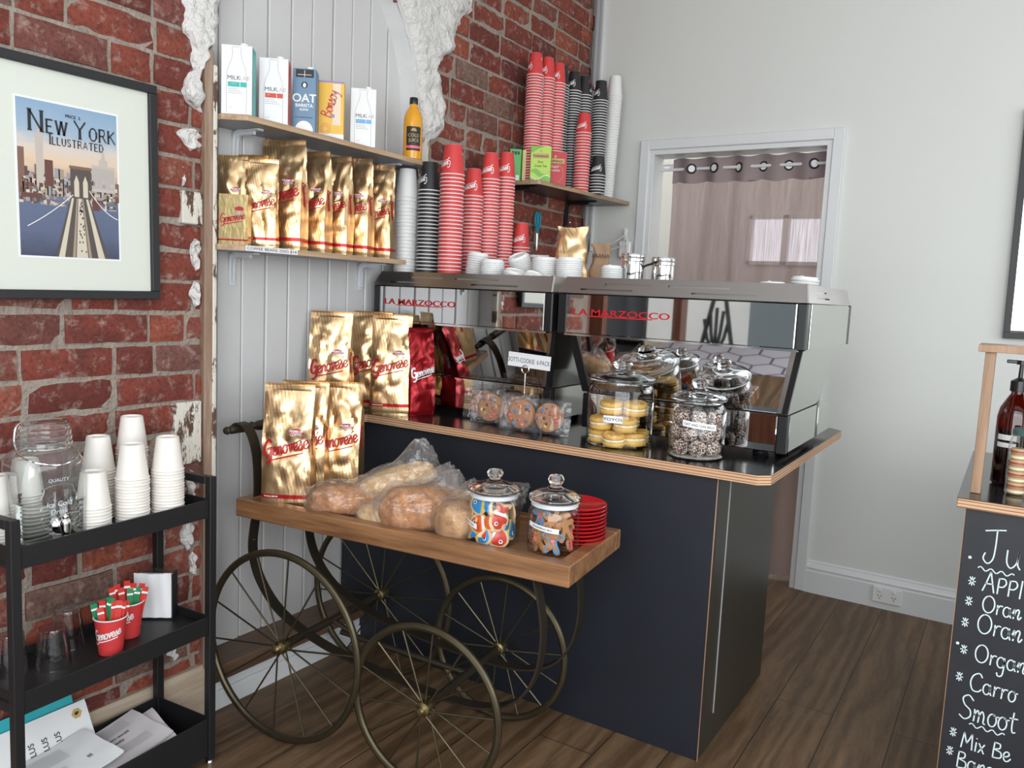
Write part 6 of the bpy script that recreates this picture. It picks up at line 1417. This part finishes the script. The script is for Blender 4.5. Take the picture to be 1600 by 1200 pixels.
# ---------------------------------------------------------------- on the trolley
def trolley_things():
    f = radians
    # drink dispenser
    X, Y, Zd = .158, -2.995, .7385
    t = thing('drink_dispenser', 'big square shouldered glass drink dispenser with a chrome tap on the trolley', 'drink dispenser', (X, Y, Zd), f(86))
    def sq(r, n=48, p=4.5): return [(r*math.copysign(abs(cos(a))**(2/p), cos(a)), r*math.copysign(abs(sin(a))**(2/p), sin(a))) for a in [2*pi*i/n for i in range(n)]]
    prof = [(.055, .002, 3.6), (.070, .004, 4), (.075, .014, 4.5), (.075, .175, 4.5), (.073, .192, 4), (.066, .207, 3), (.056, .217, 2.2), (.054, .222, 2), (.054, .236, 2)]
    def shell(m, prof, par, name, lab=None, cap=True):
        b = MB(); R = [[(x, y, zz) for x, y in sq(r, 48, p)] for r, zz, p in prof]; n = 48
        b.add([v for q in R for v in q], ([tuple(range(n))[::-1]] if cap else [])+[(j*n+i, j*n+(i+1) % n, (j+1)*n+(i+1) % n, (j+1)*n+i) for j in range(len(R)-1) for i in range(n)], m)
        return b.build(name, par, smooth=50, label=lab)
    shell('dispglass', prof, t, 'jar')
    b = MB()
    P = [(-.030, .042), (-.034, .052), (-.040, .060), (-.036, .075), (-.042, .085), (-.036, .098), (-.040, .112), (-.034, .125), (-.028, .138), (0, .142), (.028, .138), (.034, .125), (.040, .112), (.036, .098), (.042, .085), (.036, .075), (.040, .060), (.034, .052), (.030, .042), (0, .036)]
    Fd = lambda u, v: (u, -.0765, v)
    b.tube([(p.x, -.0755, p.y) for p in catmull([(x, y, 0) for x, y in P], 4, True)], .0016, 'dispglass', 8, True)
    for tx, hh, vv in (('QUALITY', .008, .150), ('Ice Cold', .012, .092), ('Drink', .012, .074), ('GLASSES', .008, .052), ('TEST', .006, .026)):
        b.text(tx, hh, lambda u, v: Fd(u, vv+v), 'seal', 0, 'c', 1.0, .15 if hh > .01 else 0)
    b.build('embossing', t, label='raised lettering reading Ice Cold Drink')
    shell('water', [(.052, .006, 3.6), (.068, .008, 4), (.072, .016, 4.5), (.072, .098, 4.5)], t, 'water', 'clear water, a little under half full', True)
    b = MB(); R_ = sq(.072, 48, 4.5); 
    b.build('water_top', t) if False else None
    b = MB(); b.lathe([(.0505, .226), (.060, .226), (.062, .229), (.062, .234), (.059, .237), (.061, .240), (.061, .247), (.058, .250), (.060, .253), (.060, .262), (.057, .266), (.058, .270), (.054, .276), (.03, .278), (.001, .278)], 'dispglass', 48); b.build('glass_lid', t)
    b = MB()
    b.tube(catmull([(-.062, -.010, .222), (-.066, -.01, .245), (-.058, -.006, .276), (-.030, 0, .284), (.030, 0, .284), (.058, .006, .276), (.066, .01, .245), (.062, .01, .222)], 5), .0018, 'chrome', 6)
    b.tube([(.0575*cos(a), .0575*sin(a), .221) for a in [i*2*pi/40 for i in range(40)]], .0017, 'chrome', 6, True)
    b.tube(catmull([(-.062, -.01, .214), (-.05, -.06, .200), (0, -.083, .190), (.05, -.06, .200), (.062, -.0, .214)], 6), .0018, 'chrome', 6); b.build('wire_clip', t, label='wire clip')
    b = MB(); M = T((.0, -.076, .046)) @ RX(f(90))
    b.lathe([(.001, -.004), (.019, -.004), (.019, .004), (.015, .006), (.009, .010), (.009, .030), (.001, .030)], 'chrome', 24, M)
    b.lathe([(.001, -.030), (.007, -.030), (.010, -.012), (.0115, .008), (.0105, .016), (.007, .020), (.001, .020)], 'chrome', 20, T((0, -.104, .048)))
    b.sphere(.0075, 'chrome', T((0, -.104, .072)), 14); b.box(-.004, .030, -.110, -.098, .078, .081, 'chrome', bev=.0012); b.build('tap', t, label='chrome tap')
    # tumblers, upside down
    z = .4183
    b = MB(); n = 40; prof = [(.041, .0), (.0412, .006), (.037, .045), (.0315, .086), (.0305, .094), (.029, .097), (.001, .097)]
    vs = []
    for i in range(n):
        a = 2*pi*i/n
        for k, (r, h) in enumerate(prof): q = r*(1-(.035 if k in (2, 3) and i % 4 < 2 else 0)); vs.append((q*cos(a), q*sin(a), h))
    Lp = len(prof); b.add(vs, [(i*Lp+k, ((i+1) % n)*Lp+k, ((i+1) % n)*Lp+k+1, i*Lp+k+1) for i in range(n) for k in range(Lp-1)], 'tumbler')
    b.lathe([(.001, .089), (.028, .089), (.035, .045), (.0395, .004), (.041, .0)], 'tumbler', 40); tm = once(b, 60)
    for x, y, lb in ((.165, -2.985, 'upturned glass tumbler at the front of the middle trolley tier'), (.085, -2.905, 'upturned glass tumbler behind the front one on the middle tier'), (.120, -3.062, 'upturned glass tumbler at the left, half hidden by the trolley post')):
        tag(put(mesh_obj('glass_tumbler', tm), (x, y, z)), lb, 'glass', 'upturned tumblers')
    # two printed cups of sugar sticks
    def sugar(x, y, spin, lab, where, seed, sp):
        t = thing('sugar_cup', lab, 'cup', (x, y, z), spin); R, r, h = .0395, .028, .096; b = MB()
        b.lathe([(.001, .004), (r-.002, .004), (r-.001, 0), (r, .001), (R-.0015, h-.002)], 'redcup', 32); b.lathe([(R-.003, h-.002), (r-.002, .006)], 'whitecup', 32)
        cone = lambda a0: (lambda u, v: ((r+(R-r)*(v/h)+.0008)*cos(a0+u/R), (r+(R-r)*(v/h)+.0008)*sin(a0+u/R), v))
        for a0 in (f(-50), f(130)):
            s = .0135; L, U, w = script(s, .24); fn = cone(a0); b.strokes([[(p-w/2, q+h*.42) for p, q in P] for P in L], s*.20, fn, 'ink_white'); b.strokes([[(p-w/2, q+h*.42) for p, q in P] for P in U], s*.2, fn, 'ink_white')
            fn = cone(a0-f(65)); b.poly([(.010*cos(q), h*.32+.0035*sin(q)) for q in [i*pi/8 for i in range(16)]], fn, 'ink_gold')
        b.build('cup', t); b = MB(); b.tube([((R-.0005)*cos(a), (R-.0005)*sin(a), h-.001) for a in [i*2*pi/36 for i in range(36)]], .0018, 'whitecup', 8, True); b.build('rim', t, label='white rolled rim')
        rr = random.Random(seed); a0 = atan2(-3.98-y, 2.07-x)
        for k, (m, px, dep, hh) in enumerate(sp):
            o = MB(); w = .0075
            o.add([(-w, -.0012, 0), (w, -.0012, 0), (w, .0012, 0), (-w, .0012, 0), (-w, -.002, hh*.5), (w, -.002, hh*.5), (w, .002, hh*.5), (-w, .002, hh*.5), (-w, -.0006, hh), (w, -.0006, hh), (w, .0006, hh), (-w, .0006, hh)],
                  [(3, 2, 1, 0), (8, 9, 10, 11)]+[(r_*4+i, r_*4+(i+1) % 4, (r_+1)*4+(i+1) % 4, (r_+1)*4+i) for r_ in range(2) for i in range(4)], 'stickred' if m == 'r' else 'stickgreen')
            o.box(-w, w, -.0024, -.0004, hh*.86, hh*.90, 'ink_white'); o.box(-w*.4, w*.4, -.0027, -.0012, hh*.55, hh*.62, 'ink_gold')
            ob = o.build('sugar_stick', smooth=20); dx, dy = cos(a0), sin(a0); tx, ty = -dy, dx   # across the view: right is t
            off = .018*dep; cx = x+tx*px*.020+dx*off; cy = y+ty*px*.020+dy*off
            put(ob, (cx-tx*px*.006, cy-ty*px*.006, z+.008), a0+pi/2+rr.uniform(-.4, .4)); ob.rotation_euler = (dep*-.10, px*.20, a0+pi/2+rr.uniform(-.3, .3))
            tag(ob, '%s paper sugar stick, %s' % ('red' if m == 'r' else 'green', where % ordinal(k+1)), 'sugar stick', 'sugar sticks')
    K['stickred'] = mat('red_stick', (.55, .03, .02), .45); K['stickgreen'] = mat('green_stick', (.01, .22, .08), .45)
    sugar(.205, -2.862, f(6), 'red printed paper cup of sugar sticks at the shelf front', '%s from the left in the front sugar cup', 3, [('g', -1.0, -.6, .125), ('r', -.62, .9, .115), ('r', -.45, -.5, .128), ('g', -.1, -.9, .135), ('g', .1, -.3, .132), ('r', .25, .5, .125), ('r', .5, .9, .128), ('r', .75, .2, .124), ('r', 1.0, -.2, .122)])
    sugar(.150, -2.780, f(-14), 'red printed paper cup of sugar sticks just behind the front cup', '%s from the left in the rear sugar cup', 5, [('r', -1.0, .1, .132), ('r', -.7, -.5, .138), ('r', -.4, .6, .128), ('r', -.05, -.6, .142), ('g', .15, .8, .122), ('r', .35, -.2, .135), ('g', .6, .3, .124), ('r', .85, -.3, .132), ('r', 1.1, .3, .126)])
    # napkin holder
    t = thing('napkin_holder', 'clear and black napkin holder at the back of the middle tier', 'napkin holder', (.095, -2.665, z), f(38))
    b = MB(); b.box(-.055, .055, -.022, .022, 0, .004, 'blackgloss'); b.box(-.055, .055, .020, .023, .0, .135, 'acrylic'); b.box(.052, .055, -.022, .022, .0, .130, 'black'); b.build('stand', t)
    b = MB()
    b.grid(lambda u, v: (-.050+.10*u, -.020+.0012*sin(u*20+v*3), .005+.125*v+.008*abs(u-.5)*v), 12, 8, 'paper'); b.box(-.050, .050, -.019, .017, .005, .122, 'paper', bev=.003)
    tag(put(b.build('napkin_stack', smooth=20), (.095, -2.665, z), f(38)), 'thick pad of folded white paper napkins in the holder', 'napkins')
    # newspapers and menus on the lowest tier
    zt = .0405
    def sheet(w, h, bend, seed, m, thick=.006, fold=True):
        b = MB(); fn = lambda u, v, d: ((u-.5)*w, (v-.5)*h, d+bend*(4*(u-.5)**2)+.004*noise.noise((u*3, v*3, seed))+.004)
        b.grid(lambda u, v: fn(u, v, thick), 16, 12, m)
        b.grid(lambda u, v: fn(u, 1-v, 0), 16, 12, m)
        for e in range(4):
            g = (lambda s, v: fn(s, 0, thick*v), lambda s, v: fn(1, s, thick*v), lambda s, v: fn(1-s, 1, thick*v), lambda s, v: fn(0, 1-s, thick*v))[e]; b.grid(g, 14, 1, m)
        return b, fn
    def paper(loc, e, w, h, bend, seed, m, lab, lines, cat='newspaper', grp='newspapers on the lowest trolley tier', thick=.006, name='newspaper'):
        b, fn = sheet(w, h, bend, seed, m, thick)
        F = lambda x, y: fn(x/w+.5, y/h+.5, thick+.0012)
        for kind, x, y, s, t_ in lines:
            if kind == 'T': b.text(t_, s, lambda u, v: F(x+u, y+v), 'ink_black', .015, 'l')
            elif kind == 'H': b.poly([(x+s*cos(q), y+s*sin(q)) for q in [i*pi/3 for i in range(6)]], F, 'ink_gold'); b.poly([(x+s*.5*cos(q), y+s*.35*sin(q)) for q in [i*pi/3+.4 for i in range(5)]], lambda u, v: tuple(Vector(F(u, v))+Vector((0, 0, .0006))), 'ink_black')
            elif kind == 'V': b.text(t_, s, lambda u, v: F(x-v, y+u), 'ink_black', .01, 'l')
            else:
                for k in range(t_): b.strokes([[(x+s*i/6, y-.0055*k) for i in range(7)]], .0014, F, 'ink_grey')
        o = b.build(name, smooth=30); o.location = loc; o.rotation_euler = e; tag(o, lab, cat, grp); return o
    ln = [('L', -.10, .07, .09, 12), ('L', .01, .07, .08, 7), ('T', .005, .015, .010, 'born would'), ('T', .005, -.003, .010, 'results'), ('L', .005, -.02, .09, 6)]
    for k, (x, y, zz, rz, lab) in enumerate(((.150, -2.86, .0, 92, 'bottom newspaper of the pile in the lowest tier'), (.150, -2.875, .020, 99, 'folded newspaper second from the bottom of the pile'), (.155, -2.845, .040, 86, 'crumpled newspaper in the middle of the pile with its corner sticking out'), (.152, -2.835, .066, 96, 'newspaper second from the top with a bold headline'), (.140, -2.800, .052, 80, 'newspaper sticking out furthest towards the trolley end'))):
        paper((x, y, zt+.012+zz), (.03*k, 0, f(rz)), [.27, .26, .28, .26, .24][k], .165, .006+.004*k, k*3.1, 'news', lab, ln)
    paper((.165, -2.965, zt+.100), (f(4), f(-3), f(95)), .22, .16, .010, 9.5, 'paper', 'topmost white printed paper lying over the newspapers', [('L', -.09, .06, .12, 9), ('L', -.05, -.01, .05, 3), ('T', .05, -.03, .012, 'III')])
    o = paper((.075, -2.960, .150), (f(62), f(0), f(92)), .25, .17, .002, 4.2, 'paper', 'white drinks card lettered TWO PLUS standing against the trolley back', [('V', -.060+.034*k, -.010, .015, w_) for k, w_ in enumerate(('TWO', 'PLUS', 'PLUS', 'PLUS'))]+[('H', .095, .058, .014, 0)], 'card', None, .001, 'menu_card')
    tag(o, 'white drinks card lettered PLUS leaning against the trolley back', 'card')
    o = paper((.048, -2.985, .165), (f(66), 0, f(92)), .25, .18, .002, 6.2, 'tealcard', 'teal folder behind the white drinks card on the lowest tier', [], 'folder', None, .002, 'folder')
trolley_things()
bpy.context.view_layer.update()
